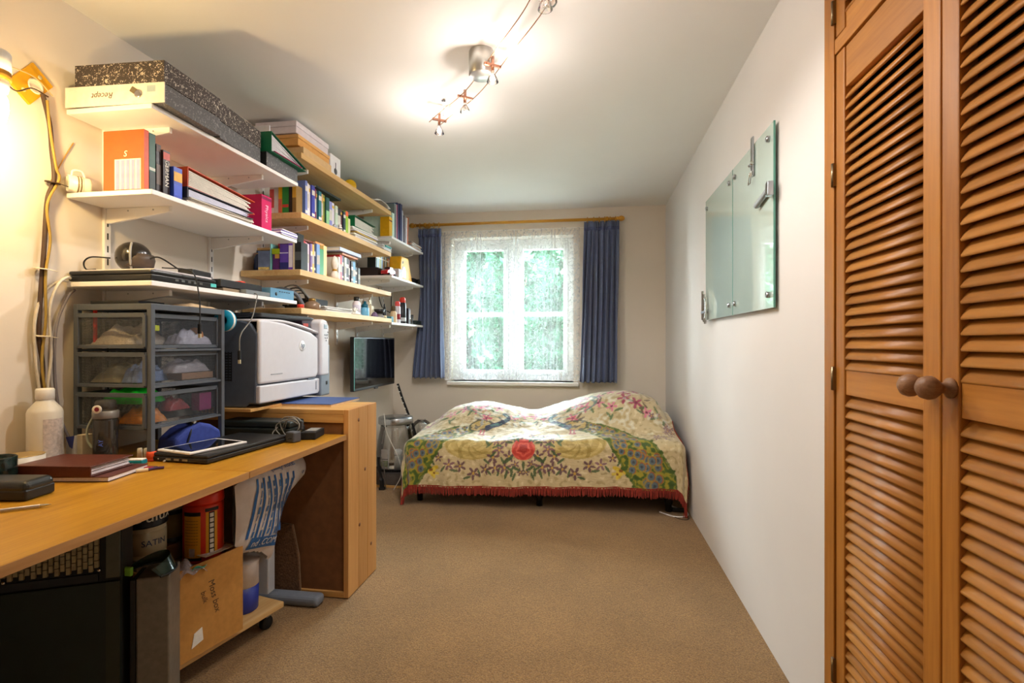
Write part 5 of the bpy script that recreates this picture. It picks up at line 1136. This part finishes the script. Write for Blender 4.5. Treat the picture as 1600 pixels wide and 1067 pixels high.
MB().lathe([(.036,.155),(.038,.157),(.038,.180),(.035,.182)], (0,0,0), 26).build('grey_collar', mat('#83817e', .4), t)
MB().lathe([(.033,.182),(.031,.212),(.024,.219),(0,.219)], (0,0,0), 24).build('clear_lid', mat('#4a4744', .08, alpha=.7), t)
MB().lathe([(.008,.044),(.014,.046),(.014,.041)], (0,0,0), 18, M=Matrix.Translation((-.003,0,.190)) @ Matrix.Rotation(R(-72),4,'Z') @ Matrix.Rotation(R(90),4,'Y')).build('lock_ring', mat('#efe9dc', .4), t)
MB().lathe([(0,.044),(.0075,.045)], (0,0,0), 14, M=Matrix.Translation((-.003,0,.190)) @ Matrix.Rotation(R(-72),4,'Z') @ Matrix.Rotation(R(90),4,'Y')).build('red_button', mat('#7a1f30', .4), t)
text('AY', .018, (.020, -.036, .075), (.0,0,1), (-.85,-.5,0), mat('#5f7ae0', .4), t, 'printed_letters', extrude=.0006)
MB().tube(spline([(-.034,-.014,.160),(-.050,-.02,.12),(-.050,-.02,.08),(-.037,-.016,.055)], 7), .004, 6).build('strap', mat('#a9b0a0', .6), t)
t = thing('folded_leaflet_box', 'small blue and white carton standing behind the folder', 'carton', (-1.765, 1.545, DZ), (0,0,R(-12)))
MB().prism([(-.035,0),(.018,0),(.016,.095),(-.03,.088)], -.02, .02, 'Y').build('carton', mat('#dcdde6', .55), t, bevel=.002)
MB().prism([(-.030,.088),(.016,.095),(.005,.050),(-.010,.055)], -.0215, -.0203, 'Y').build('blue_flap', mat('#3a46a0', .5), t)
MB().box(.020, .048, -.015, .02, .0, .098).build('cream_flap', mat('#cfc3aa', .6), t, bevel=.001)
t = thing('long_black_case', 'long low black pencil case behind the brown organiser', 'pencil case', (-1.72, 1.485, DZ), (0,0,R(4)))
MB().box(-.03, .13, -.018, .022, 0, .034).build('case', mat('#1a1c1e', .5), t, bevel=.010, seg=3)
MB().box(.06, .15, -.0235, -.0222, .02, .026).build('silver_zip', mat('#8f959c', .4), t)
t = thing('teal_eraser_box', 'teal clip box with white rim among the pens', 'box', (-1.535, 1.545, DZ), (0,0,R(14)))
MB().box(-.028, .028, -.016, .016, 0, .014).build('tray', mat('#148a9a', .4), t, bevel=.002)
MB().box(-.026, .026, -.014, .014, .0142, .018).build('white_filling', PAPER, t, bevel=.001)
for k, (x, y, r_, lb) in enumerate(((-1.575, 1.60, 0, 'white stub marker standing left of the orange dome'), (-1.553, 1.605, 0, 'white stub marker standing right beside the orange dome'))):
    t = thing('stub_marker', lb, 'marker', (x, y, DZ), group='upright white markers')
    MB().lathe([(0,0),(.008,0),(.008,.036),(.007,.042),(0,.043)], (0,0,0), 14).build('barrel', mat('#e4dccb', .5), t)
    MB().lathe([(.0083,.004),(.0083,.008)], (0,0,0), 14).build('ring', mat('#b9ae9c', .5), t)
t = thing('orange_plastic_dome', 'orange plastic dome behind the teal box', 'trinket', (-1.525, 1.598, DZ))
MB().lathe([(0,.032),(.014,.032),(.016,.028),(.016,0)], (0,0,0), 16).build('dome', mat('#e6552a', .4), t)
MB().lathe([(.0165,.002),(.0165,.006)], (0,0,0), 16).build('rim', mat('#c8431e', .4), t)
for k, (x, y, rz, L, c, lb) in enumerate(((-1.60,1.525,20,.12,'#cfc6b8','cream paper strip lying across the pens'), (-1.63,1.49,-12,.10,'#e0d6c4','crumpled cream label beside the pencil case'), (-1.50,1.50,5,.16,'#3a3a3c','flat black ruler in front of the laptop'), (-1.485,1.483,8,.13,'#b02a3c','red pencil in front of the teal box'))):
    carton('desk_oddment', lb, 'stationery', x-L/2, x+L/2, y-.007, y+.007, DZ, .005+.002*(k % 2), c, rot=rz)
t = thing('white_charger_lead', 'short white lead beside the teal box', 'cable', (-1.49, 1.60, DZ+.004))
MB().tube(spline([(-.02,.02,.0),(.0,-.01,.006),(.02,.012,.004),(.03,-.02,0)], 7), .0035, 6).build('lead', PAPER, t)
MB().box(-.03, -.012, .012, .026, -.003, .006).build('plug', mat('#d9d5cc', .4), t, bevel=.001)
t = thing('black_laptop', 'closed black laptop under the tablet on the desk', 'laptop', (-1.39, 1.775, DZ), (0,0,R(-5)))
MB().box(-.122, .122, -.195, .225, .003, .018).build('base', mat('#1b1c1d', .4), t, bevel=.003)
MB().box(-.120, .120, -.193, .223, .0188, .030).build('screen_lid', mat('#222324', .35), t, bevel=.004)
for k in range(3): MB().box(-.05+.035*k, -.028+.035*k, -.1965, -.1945, .007, .014).build('port', STEEL, t)
MB().box(.1215, .1235, -.17, .20, .015, .0165).build('edge_line', mat('#54585c', .3), t)
t = thing('white_tablet', 'white framed tablet lying on the closed laptop', 'tablet', (-1.405, 1.70, DZ+.0305), (0,0,R(-14)))
MB().box(-.085, .085, -.115, .115, 0, .008).build('case', mat('#e9e6e4', .3), t, bevel=.003)
MB().box(-.072, .072, -.100, .100, .008, .0088).build('screen', mat('#15181a', .05, noise=.1), t)
MB().lathe([(0,.0092),(.006,.0092),(.006,.008)], (0,-.108,0), 14).build('home_button', mat('#cfcac6', .3), t)
t = thing('blue_pouch', 'blue zipped fabric pouch behind the laptop', 'pouch', (-1.575, 1.84, DZ), (0,0,R(80)))
MB().prism([(-.11,0),(.10,0),(.095,.055),(.05,.085),(.0,.10),(-.06,.082),(-.105,.05)], -.05, .05, 'Y').build('fabric', mat('#36489a', .75, noise=.12, scale=60), t, bevel=.014, seg=3)
MB().tube(spline([(-.06,-.052,.03),(-.045,-.05,.07),(-.02,-.02,.097),(-.01,.03,.099)], 7), .004, 6).build('zip', mat('#1c2030', .6), t)
MB().box(-.02, -.008, -.035, -.022, .094, .106).build('zip_pull', CHROME, t)
t = thing('black_document_case', 'flat black plastic case lying under the printer front', 'case', (-1.42, 2.105, DZ), (0,0,R(0)))
MB().box(-.20, .145, -.065, .060, 0, .042).build('case_base', mat('#1c2322', .5), t, bevel=.006)
MB().box(-.195, .140, -.055, .060, .0425, .072).build('case_lid', mat('#202827', .45), t, bevel=.008)
t = thing('power_brick', 'black mains power brick at the far end of the desk', 'adapter', (-1.205, 2.10, DZ), (0,0,R(12)))
MB().box(-.03, .035, -.065, .06, 0, .032).build('brick', BLACKM, t, bevel=.004)
MB().box(-.02, .025, -.03, .05, .0322, .033).build('rating_label', mat('#8f9494', .5), t)
t = thing('plug_charger', 'dark grey cube charger with coiled lead on the desk', 'charger', (-1.225, 1.985, DZ), (0,0,R(-14)))
MB().box(-.024, .024, -.020, .022, 0, .044).build('cube', mat('#4a4c52', .4), t, bevel=.006, seg=3)
for k in range(2): MB().box(-.006+.012*k, .001+.012*k, -.0215, -.0198, .016, .020).build('pin_mark', CHROME, t)
t = thing('coiled_lead', 'coil of grey charger lead against the black case', 'cable', (-1.265, 2.015, DZ+.055))
cp = [(.045*math.cos(a)*(1+.25*math.sin(a*1.7)), .012+.010*math.sin(a*.6)+.018*math.sin(a*.31), .038*math.sin(a)*(1+.2*math.cos(a*.7))) for a in [k*.35 for k in range(74)]]
MB().tube(cp, .0025, 6).build('coil', mat('#7b7a76', .4), t)
MB().tube(spline([(-.05,.0,.0),(-.06,-.02,-.025),(-.03,-.03,-.048),(.02,-.03,-.045)], 8), .0025, 6).build('tail', mat('#7b7a76', .4), t)
MB().box(.04, .058, .005, .022, -.01, .028).build('lead_plug', mat('#3a3b3e', .5), t, bevel=.003)
# ------------------------------------------------------------------ wall socket plate and cables at the left
t = thing('socket_plate', 'yellowed tilted socket plate on the left wall', 'wall plate', (XL, 1.475, 2.045), (R(-38), 0, 0))
MB().box(0, .010, -.042, .042, -.062, .062).build('plate', mat('#d9a417', .5), t, bevel=.002)
for zz in (-.042, .042): MB().lathe([(0,.0115),(.007,.0115),(.007,.010)], (0, .0, zz), 12, axis='X').build('screw_cap', mat('#efe3b0', .4), t)
MB().lathe([(.020,.010),(.026,.016),(.020,.018),(.018,.012)], (0, .01, .0), 20, axis='X').build('white_ring', mat('#f4edda', .4), t)
def cable(label, pts, r, col, name='wall_cable'):
    p0 = Vector(pts[-1]); t = thing(name, label, 'cable', p0); MB().tube(spline([Vector(p)-p0 for p in pts], 8), r, 6).build('flex', mat(col, .55), t); return t
WXc = XL+.022
cable('thick dark cable running down the left wall beside the shelves', [(WXc,1.50,2.02),(WXc,1.522,1.93),(WXc,1.530,1.84),(WXc,1.538,1.74),(WXc,1.515,1.66),(WXc,1.505,1.50),(WXc,1.495,1.36),(WXc,1.487,1.20),(WXc,1.50,1.08),(WXc,1.495,.95)], .0075, '#4c3a2e')
cable('yellowed cable twisted along the dark wall cable', [(WXc+.012,1.505,2.00),(WXc+.012,1.515,1.90),(WXc+.012,1.535,1.78),(WXc+.012,1.545,1.74),(WXc+.012,1.505,1.64),(WXc+.012,1.515,1.52),(WXc+.012,1.500,1.40),(WXc+.012,1.500,1.24),(WXc+.012,1.488,1.10),(WXc+.012,1.505,.95)], .0045, '#a5893e')
cable('white cable looping from the laptop shelf down to the desk', [(-1.86,1.60,1.40),(WXc+.01,1.575,1.40),(WXc+.02,1.535,1.37),(WXc+.01,1.515,1.28),(WXc+.01,1.52,1.12),(WXc+.01,1.508,1.0),(WXc+.01,1.512,.80)], .005, '#d9d3c6')
cable('second white cable bowing out just left of the dark cable', [(-1.865,1.597,1.388),(WXc,1.56,1.385),(WXc,1.505,1.34),(WXc,1.475,1.24),(WXc,1.478,1.10),(WXc,1.49,.98),(WXc,1.48,.80)], .005, '#cfc7b6')
cable('grey cable bowing right of the wall cables above the desk', [(-1.86,1.615,1.36),(WXc,1.585,1.33),(WXc,1.545,1.22),(WXc,1.54,1.05),(WXc,1.56,.90),(WXc,1.60,.80)], .005, '#8a8488')
cable('thin tan wire slanting from the shelf down to the wall cables', [(XL+.006,1.62,1.90),(XL+.006,1.585,1.83),(XL+.008,1.552,1.76),(XL+.01,1.535,1.73)], .002, '#b88f45')
cable('thin dark lead from the wall lamp to the socket plate', [(XL+.15,1.27,1.965),(XL+.08,1.37,1.965),(XL+.03,1.46,2.02),(XL+.02,1.52,2.02)], .0022, '#4a3420')
cable('pale thin lead above the dark one from lamp to socket plate', [(XL+.15,1.27,1.99),(XL+.09,1.36,2.03),(XL+.03,1.47,2.06),(XL+.02,1.535,2.03)], .0018, '#d9c08a')
for z, lb in ((1.725, 'upper cable tie round the wall cables'), (1.42, 'white cable tie level with the laptop shelf'), (1.19, 'white cable tie lowest on the wall cables')):
    t = thing('cable_tie', lb, 'cable tie', (WXc+.004, 1.53 if z > 1.6 else 1.495, z), (0, R(8), 0), group='cable ties')
    MB().lathe([(.0205,-.002),(.0220,-.002),(.0220,.002),(.0205,.002)], (0,0,0), 16).build('band', mat('#e6ddc8' if z < 1.6 else '#3a2a1c', .5), t)
    MB().tube([(.02,.006,0),(.03,.03,-.003)], .0014, 5).build('tail', mat('#e6ddc8' if z < 1.6 else '#3a2a1c', .5), t)
# ------------------------------------------------------------------ under the desk
pc = thing('computer_tower', 'black computer tower with a perforated upper panel under the near desk', 'computer', (-1.300, 1.262, 0), (0, 0, R(27)))
# local: x runs left from the corner (negative), front panel faces -y
PCB = mat('#16201a', .45, noise=.1)
MB().box(-.50, 0, .004, .085, .012, .68).build('case', mat('#101312', .6), pc, bevel=.004)
MB().box(-.50, -.001, -.006, .004, .02, .50).build('side_panel', PCB, pc, bevel=.003)
MB().box(-.034, -.002, -.0085, -.006, .02, .50).build('panel_strip', mat('#2a2c1e', .5), pc)
MB().box(-.50, -.055, -.002, .004, .505, .525).build('lower_lip', BLACK, pc)
gr = MB()
for r_ in range(7):
    for c in range(34):
        x = -.485+c*.0128; z = .532+r_*.021+(.0105 if c % 2 else 0)
        if .24 < -x < .272 and z > .56: continue
        gr.box(x, x+.0092, -.004, .0035, z, z+.0185)
o = gr.build('perforated_plate', mat('#9b9170', .5, noise=.25, scale=60), pc); o['kind'] = 'stuff'
MB().box(-.275, -.238, -.006, .004, .585, .68).build('latch_plate', BLACK, pc, bevel=.003)
for x, z in ((-.052, .665), (-.052, .535), (-.262, .53)): MB().lathe([(0,-.008),(.004,-.007),(.005,-.002)], (x, 0, z), 10, axis='Y').build('rivet', CHROME, pc)
MB().box(-.036, -.004, -.004, .006, .51, .68).build('steel_strip', mat('#55584e', .45, metal=.5), pc, bevel=.001)
MB().lathe([(.004,-.0065),(.010,-.006),(.010,-.003)], (-.016, 0, .655), 14, axis='Y').build('thumb_screw', STEEL, pc)
for x in (-.45, -.05): MB().lathe([(.018,0),(.018,.012)], (x, .045, 0), 12).build('foot', BLACKM, pc)
sl = thing('aluminium_case', 'brushed grey aluminium computer case beside the cardboard box', 'computer', (-1.288, 1.270, 0), (0, 0, R(27)))
MB().box(.018, .100, .0, .11, .012, .495).build('case', mat('#7d786e', .35, metal=.6, noise=.12, scale=60), sl, bevel=.005)
MB().box(.002, .016, .006, .10, .02, .49).build('black_bezel', BLACK, sl, bevel=.002)
for x in (.03, .08): MB().box(x-.008, x+.008, .03, .06, 0, .012).build('foot', BLACKM, sl)
MB().box(.003, .012, .0, .0055, .05, .075).build('silver_clip', CHROME, sl)
t = thing('face_shield', 'dark green tinted plastic visor lying on the computer cases', 'visor', (-1.29, 1.365, .684))
t.location = (-1.262, 1.345, .4965)
FILM = film_mat('green_film', '#122a1c', .78, .12)
MB().grid(22, 14, lambda u, v: (.062*math.cos(math.pi*(u-.1)*1.15)*(1-.35*v), -.03+.07*math.sin(math.pi*(u-.1)*1.15)-.01*v, .005+.040*v*(.6+.4*math.sin(u*3.1)))).build('visor', FILM, t, solid=.0015)
MB().tube([(.063*math.cos(math.pi*(k/21-.1)*1.15), -.03+.071*math.sin(math.pi*(k/21-.1)*1.15), .005) for k in range(22)], .0035, 6).build('rim', mat('#0f1512', .4), t)
MB().box(-.055, -.028, -.065, -.055, .004, .028).build('green_tab', mat('#7fb83c', .5), t, bevel=.002)
# trolley with cardboard box
dl = thing('wooden_dolly', 'low wooden dolly on castors under the cardboard box', 'dolly', (-1.43, 1.74, 0), (0,0,R(-13)))
MB().box(-.21, .135, -.262, .245, .078, .100).build('deck', PINE_Y, dl, bevel=.002)
for x in (-.15, .085):
    for y in (-.22, .20):
        f_ = MB().box(x-.018, x+.018, y-.012, y+.012, .052, .078).build('castor_fork', STEEL, dl, bevel=.002)
        MB().lathe([(0,-.012),(.024,-.012),(.027,-.008),(.027,.008),(.024,.012),(0,.012)], (x, y, .027), 18, axis='X').build('castor_wheel', BLACKM, f_)
CARD = mat('#bf8a45', .75, noise=.08, scale=50)
bxo = thing('cardboard_box', 'open brown cardboard box with black handwriting on its side', 'box', (-1.308, 1.604, .1005), (0,0,R(-14.5)))
MB().box(-.006, .0, -.165, .137, 0, .31).build('front_wall', CARD, bxo)
MB().box(-.336, -.330, -.165, .137, 0, .31).build('back_wall', CARD, bxo)
for y0, y1 in ((-.165, -.159), (.131, .137)): MB().box(-.330, -.006, y0, y1, 0, .31).build('end_wall', CARD, bxo)
MB().box(-.330, -.006, -.159, .131, 0, .005).build('base', CARD, bxo)
MB().box(-.326, -.008, -.157, .129, .22, .278).build('contents', mat('#7a6a56', .9, noise=.3, scale=20), bxo)
text('Moss box', .032, (.0008, .022, .178), (0,.22,-.97), (0,.97,.22), mat('#5a4630', .8), bxo, 'handwriting', extrude=.0002, shear=.2)
text('bulk', .026, (.0008, -.016, .190), (0,.22,-.97), (0,.97,.22), mat('#5a4630', .8), bxo, 'handwriting', extrude=.0002, shear=.2)
MB().prism([(-.062,.034),(-.02,.046),(-.024,.090),(-.052,.080)], .0003, .0022, 'X').build('parcel_label', PAPER, bxo)
t = thing('clear_bag', 'clear plastic bag lying in the open cardboard box', 'bag', (-1.365, 1.555, .3805), (0,0,R(-14)))
CF = film_mat('clear_film', '#c9c4d2', .42, .15)
MB().grid(20, 14, lambda u, v: (-.045+.10*v, -.08+.13*u, .004+.045*math.sin(u*3.14)*math.sin(v*2.9)+.008*math.sin(u*15+v*8)), sm=True).build('film', CF, t, solid=.001)
MB().grid(8, 4, lambda u, v: (.040+.012*v, .0+.05*u, .012+.012*v+.006*math.sin(u*6))).build('teal_tag', mat('#3fb79a', .5), t, solid=.0015)
t = thing('magazine_flap', 'printed card flap resting on the rim of the cardboard box', 'card', (-1.315, 1.675, .4115), (0,0,R(-14.5)))
MB().box(-.045, .0, -.06, .055, 0, .002).build('card', mat('#cbb9a4', .6, noise=.1), t)
MB().box(-.04, -.012, -.05, .045, .0021, .0025).build('print', mat('#d9d2da', .6, noise=.3, scale=70), t)
# tub of wipes
tb = thing('wipes_tub', 'red and yellow tub of wipes standing on the cardboard box', 'tub', (-1.400, 1.692, .3795))
MB().lathe([(0,0),(.062,0),(.066,.004),(.066,.200),(.062,.205)], (0,0,0), 30).build('tub', mat('#d8381c', .35), tb)
MB().lathe([(.062,.205),(.067,.207),(.068,.214),(.066,.240),(.060,.247),(.045,.249),(0,.249)], (0,0,0), 30).build('lid', mat('#e0351c', .32), tb)
def wrap(name, a0, a1, z0, z1, r, col, n=10, nz=.05, m=None):
    mb = MB(); q = n
    for k in range(q):
        b0 = R(a0+(a1-a0)*k/q); b1 = R(a0+(a1-a0)*(k+1)/q)
        mb.add([(r*math.cos(b0),r*math.sin(b0),z0),(r*math.cos(b1),r*math.sin(b1),z0),(r*math.cos(b1),r*math.sin(b1),z1),(r*math.cos(b0),r*math.sin(b0),z1)], [(0,1,2,3)], sm=True)
    return mb.build(name, m or mat(col, .45, noise=nz), tb)
wrap('yellow_panel', -112, -58, .022, .170, .0664, '#dfa01e'); wrap('yellow_panel', -44, -10, .026, .180, .0664, '#dfa01e')
wrap('black_band', -112, -58, .170, .184, .0665, '#23201c'); wrap('black_band', -46, -5, .182, .194, .0665, '#23201c'); wrap('black_band', -112, -56, .012, .022, .0665, '#23201c'); wrap('black_strip', -36, -19, .026, .180, .0668, '#17130f')
for k in range(8):
    wrap('white_pictogram', -33, -22, .032+.0185*k, .046+.0185*k, .0671, '#e9e6de', 2)
wrap('barcode', -92, -74, .026, .056, .0668, '#b9b2b0', 4, .5)
pr_ = MB()
for k in range(9):
    for j in range(6):
        b0 = R(-106+7*j); b1 = R(-100+7*j); r = .0668; z0 = .068+.0105*k
        pr_.add([(r*math.cos(b0),r*math.sin(b0),z0),(r*math.cos(b1),r*math.sin(b1),z0),(r*math.cos(b1),r*math.sin(b1),z0+.002),(r*math.cos(b0),r*math.sin(b0),z0+.002)], [(0,1,2,3)])
o = pr_.build('small_print', mat('#8a6218', .6), tb); o['kind'] = 'stuff'
# paint tins stacked behind
def tin(label, x, y, z, r, h, col, lidcol, txt=None, tcol='#e9e4d6', ang=-40, lab=None, size=.03, tz=.5):
    t = thing('paint_tin', label, 'paint tin', (x, y, z), (0,0,0), 'paint tins under the desk')
    MB().lathe([(0,0),(r,0),(r+.001,.003),(r,.006),(r,h-.006),(r+.0015,h-.003),(r,h)], (0,0,0), 28).build('can', mat(col, .4, noise=.08), t)
    MB().lathe([(r-.004,h-.001),(r-.007,h-.004),(r-.012,h-.004),(r-.014,h-.001),(0,h-.001)], (0,0,0), 28).build('lid', mat(lidcol, .35, metal=.6, noise=.15), t)
    if lab:
        MB().lathe([(r+.0012,h*.14),(r+.0012,h*.86)], (0,0,0), 28).build('paper_label', mat(lab, .6, noise=.1), t)
    if txt:
        a = R(ang); n = Vector((math.cos(a), math.sin(a), 0)); right = Vector((-n.y, n.x, 0))
        # bend the word round the can
        o = text(txt, size, tuple(n*(r+.002)+Vector((0,0,h*tz))), right, (0,0,1), mat(tcol, .6), t, 'brand_lettering', extrude=.0003)
        for v in o.data.vertices:
            p = Vector(v.co); s_ = p.dot(right); dn = p.dot(n); th = s_/(r+.002)
            q = (n*math.cos(th)+right*math.sin(th))*(r+.002+dn)-n*(r+.002); v.co = Vector((q.x, q.y, p.z))
    return t
carton('plain_carton', 'plain brown carton packed under the paint tins', 'box', -1.605, -1.485, 1.535, 1.745, .3795, .060, '#6b5238', rot=-14)
tin('cream paint tin marked SATIN', -1.500, 1.552, .4405, .056, .105, '#c9bfa2', '#a89c7c', 'SATIN', '#23385c', -24, lab='#b9ae90', size=.028)
tin('black paint tin marked Dulux stacked on the SATIN tin', -1.512, 1.552, .5460, .070, .125, '#15181f', '#8f8a80', 'Dulux', '#e2dccb', -22, size=.055, tz=.30)
tin('bare metal paint tin stacked beside the Dulux tin', -1.545, 1.703, .5560, .066, .115, '#8d8a7c', '#b9b4a0')
tin('dark paint tin with tan label under the bare metal tin', -1.545, 1.703, .4405, .064, .115, '#1b1a1c', '#8a8474', lab='#8a7440')
# carrier bag
bag = thing('carrier_bag', 'white plastic carrier bag printed with blue stripes hanging under the desk', 'bag', (-1.288, 1.905, .27))
ol = [(-.195,.40),(-.205,.28),(-.200,.15),(-.155,.105),(-.05,.065),(-.01,.02),(.015,.012),(.035,.06),(.065,.14),(.10,.20),(.145,.245),(.215,.272),(.262,.290),(.278,.315),(.278,.350),(.255,.380),(.20,.40),(.0,.415),(-.10,.415)]
def bagdisp(y, z): return .003*math.sin(y*31+z*13)+.002*math.sin(z*47-y*19)
def inside(y, z):
    c = False; n = len(ol)
    for i in range(n):
        (y1, z1), (y2, z2) = ol[i], ol[(i+1) % n]
        if (z1 > z) != (z2 > z) and y < (y2-y1)*(z-z1)/(z2-z1)+y1: c = not c
    return c
def edge_d(y, z):
    best = 9
    for i in range(len(ol)):
        a = Vector(ol[i]); b_ = Vector(ol[(i+1) % len(ol)]); p = Vector((y, z)); ab = b_-a; t_ = max(0, min(1, (p-a).dot(ab)/ab.length_squared)); best = min(best, (p-a-ab*t_).length)
    return best
def bagx(y, z): return .055*(1-math.exp(-edge_d(y, z)/.05))+bagdisp(y, z)*min(1, edge_d(y, z)/.03)
def bag_side(sign):
    bm = bmesh.new(); N_ = 44; vs = {}
    ys = [-.22+.51*i/N_ for i in range(N_+1)]; zs = [.0+.46*j/40 for j in range(41)]
    for i, y in enumerate(ys):
        for j, z in enumerate(zs):
            if inside(y, z): vs[i, j] = bm.verts.new((sign*bagx(y, z), y, z))
    for i in range(N_):
        for j in range(40):
            q = [(i,j),(i+1,j),(i+1,j+1),(i,j+1)]
            if all(p in vs for p in q):
                f = bm.faces.new([vs[p] for p in q]); f.smooth = True
            else:
                r_ = [p for p in q if p in vs]
                if len(r_) == 3: bm.faces.new([vs[p] for p in r_]).smooth = True
    m = MB(); bm.verts.index_update(); m.v = [tuple(v.co) for v in bm.verts]; m.f = [tuple(v.index for v in f.verts) for f in bm.faces]; m.m = [0]*len(m.f); m.s = [True]*len(m.f); bm.free(); return m
BAGM = mat('#d9d2d0', .3, noise=.06)
bag_side(1).build('bag_front', BAGM, bag, fixn=False); bag_side(-1).build('bag_back', BAGM, bag, fixn=False)
BLU = mat('#2463a8', .35, noise=.05)
def on_bag(name, pts, m, lift=.0025):
    mb = MB(); n = len(pts)
    mb.add([(bagx(y, z)+lift, y, z) for y, z in pts], [tuple(range(n))]); return mb.build(name, m, bag, fixn=False)
def strip(name, y0, z0, y1, z1, w, m, n=10, lift=.0025):
    mb = MB(); mb.grid(3, n, lambda u, v: (lambda y, z: (bagx(y, z)+lift, y, z))(y0+(y1-y0)*v+w*(u-.5), z0+(z1-z0)*v)); return mb.build(name, m, bag, fixn=False)
for k in range(7):
    y0 = -.165+.038*k; strip('blue_stripe', y0+.050, .375-.004*k, y0, .150-.008*k+.012, .011, BLU)
for k in range(6):
    y0 = -.146+.038*k
    for j in range(7):
        f0 = .06+.132*j; yy = y0+.055*(1-f0)-.0; zz = .370-.22*f0-.006*k
        strip('blue_print', yy, zz, yy-.007, zz-.020-.006*((j+k) % 2), .004+.006*((j*k+j) % 3 == 0), mat('#3f74b4', .4), 4)
mb = MB(); mb.grid(14, 5, lambda u, v: (lambda y, z: (bagx(y, z)+.003, y, z))(-.155+.150*u+.012*v, .118-.038*u+.042*v)); mb.build('blue_panel', BLU, bag, fixn=False)
def bag_text(s, size, y, z, ry, rz, m):
    o = text(s, size, (0, y, z), (0,ry,rz), (0,-rz,ry), m, bag, 'printed_words', extrude=.0002)
    for v in o.data.vertices:
        v.co.x += bagx(y+v.co.y, z+v.co.z)+.0045
bag_text('quality stores', .030, .065, .385, 1, -.06, mat('#2c5fa6', .4)); bag_text('nd .COM', .036, -.072, .120, 1, -.22, mat('#e6e4e6', .4)); bag_text('F', .03, .055, .150, .5, .85, mat('#2c5fa6', .4)); bag_text('B', .03, .20, .325, .5, .85, mat('#2c5fa6', .4))
# plastic pail at the box end
t = thing('plaster_tub', 'white tub with a blue base at the far end of the dolly', 'tub', (-1.372, 1.868, .1005))
MB().lathe([(0,0),(.055,0),(.058,.004),(.060,.10)], (0,0,0), 26).build('blue_base', mat('#27358f', .4), t)
MB().lathe([(.060,.1005),(.060,.185),(.062,.19),(.062,.20),(0,.2)], (0,0,0), 26).build('white_upper', mat('#ddd6d6', .45), t)
# ------------------------------------------------------------------ back left corner
t = thing('low_grey_box', 'low dark grey box on the floor by the bed foot under the jar', 'box', (-1.60, 4.10, 0))
MB().box(-.19, .20, -.17, .17, .018, .108).build('box', mat('#57504c', .7), t, bevel=.006)
MB().box(-.20, .21, -.18, .18, 0, .0178).build('base_board', PINE_X, t, bevel=.002)
MB().box(-.192, .202, -.172, .172, .108, .114).build('lid', mat('#4a4542', .7), t, bevel=.002)
JG = clear_mat('jar_glass', (.93,.95,.95), .86)
t = thing('glass_jar', 'very large glass jar with a silver screw lid in the corner', 'jar', (-1.60, 4.10, .1145))
MB().lathe([(0,.001),(.135,.001),(.158,.015),(.165,.06),(.160,.15),(.145,.25),(.128,.33),(.122,.375)], (0,0,0), 36).build('glass', JG, t)
MB().lathe([(.126,.375),(.140,.377),(.143,.383),(.143,.425),(.138,.432),(0,.434)], (0,0,0), 36).build('screw_lid', mat('#b4b8bc', .25, metal=.9), t)
bottle('small_white_bottle', 'small white-capped bottle inside the glass jar', -1.555, 4.04, .1205, [(0,0),(.034,0),(.035,.10),(.026,.12)], '#c9cfcf', [(.030,.12),(.033,.125),(.033,.15),(.024,.165),(0,.168)], '#eef0f0')
t = carton('paper_packet', 'white printed packet inside the glass jar', 'packet', -1.70, -1.64, 4.03, 4.05, .1205, .16, '#e2dcdc')
MB().box(-.028, .028, -.0115, -.0102, .02, .07).build('green_print', mat('#8fa07a', .6, noise=.4, scale=60), t)
MB().box(-.028, .028, -.0115, -.0102, .078, .084).build('dark_line', mat('#3a3a4a', .6), t)
t = thing('glass_globe', 'second clear glass globe behind the large jar', 'globe', (-1.53, 4.56, .0))
MB().lathe([(0,.0)]+[(.10*math.sin(math.pi*k/16), .10-.10*math.cos(math.pi*k/16)) for k in range(1,15)]+[(.04,.196)], (0,0,.26), 28).build('globe', JG, t)
MB().lathe([(.07,0),(.07,.01),(.02,.02),(.02,.25),(.045,.262)], (0,0,0), 22).build('stem', mat('#8d9195', .3, metal=.8), t)
t = thing('black_stand', 'black curved stand resting on the carpet beside the pine cabinet', 'stand', (-1.63, 3.86, 0), (0,0,R(10)))
MB().tube(spline([(-.02,0,.26),(-.018,0,.20),(-.005,0,.12),(.006,0,.06),(.008,0,.015)], 7), [.010]*8+[.012]*10+[.019]*11, 8).build('grip', BLACK, t)
MB().tube(spline([(.0,.004,.262),(.022,.004,.18),(.034,.004,.09),(.036,.004,.006)], 7), .004, 6).build('steel_edge', STEEL, t)
MB().box(-.014, .032, -.018, .018, 0, .022).build('foot', BLACK, t, bevel=.004)
cable('thin white lead trailing from the jar over the grey box', [(-1.62,3.90,.60),(-1.60,3.905,.45),(-1.50,3.895,.25),(-1.47,3.88,.12),(-1.52,3.85,.006)], .003, '#dcd8d0', name='thin_lead')
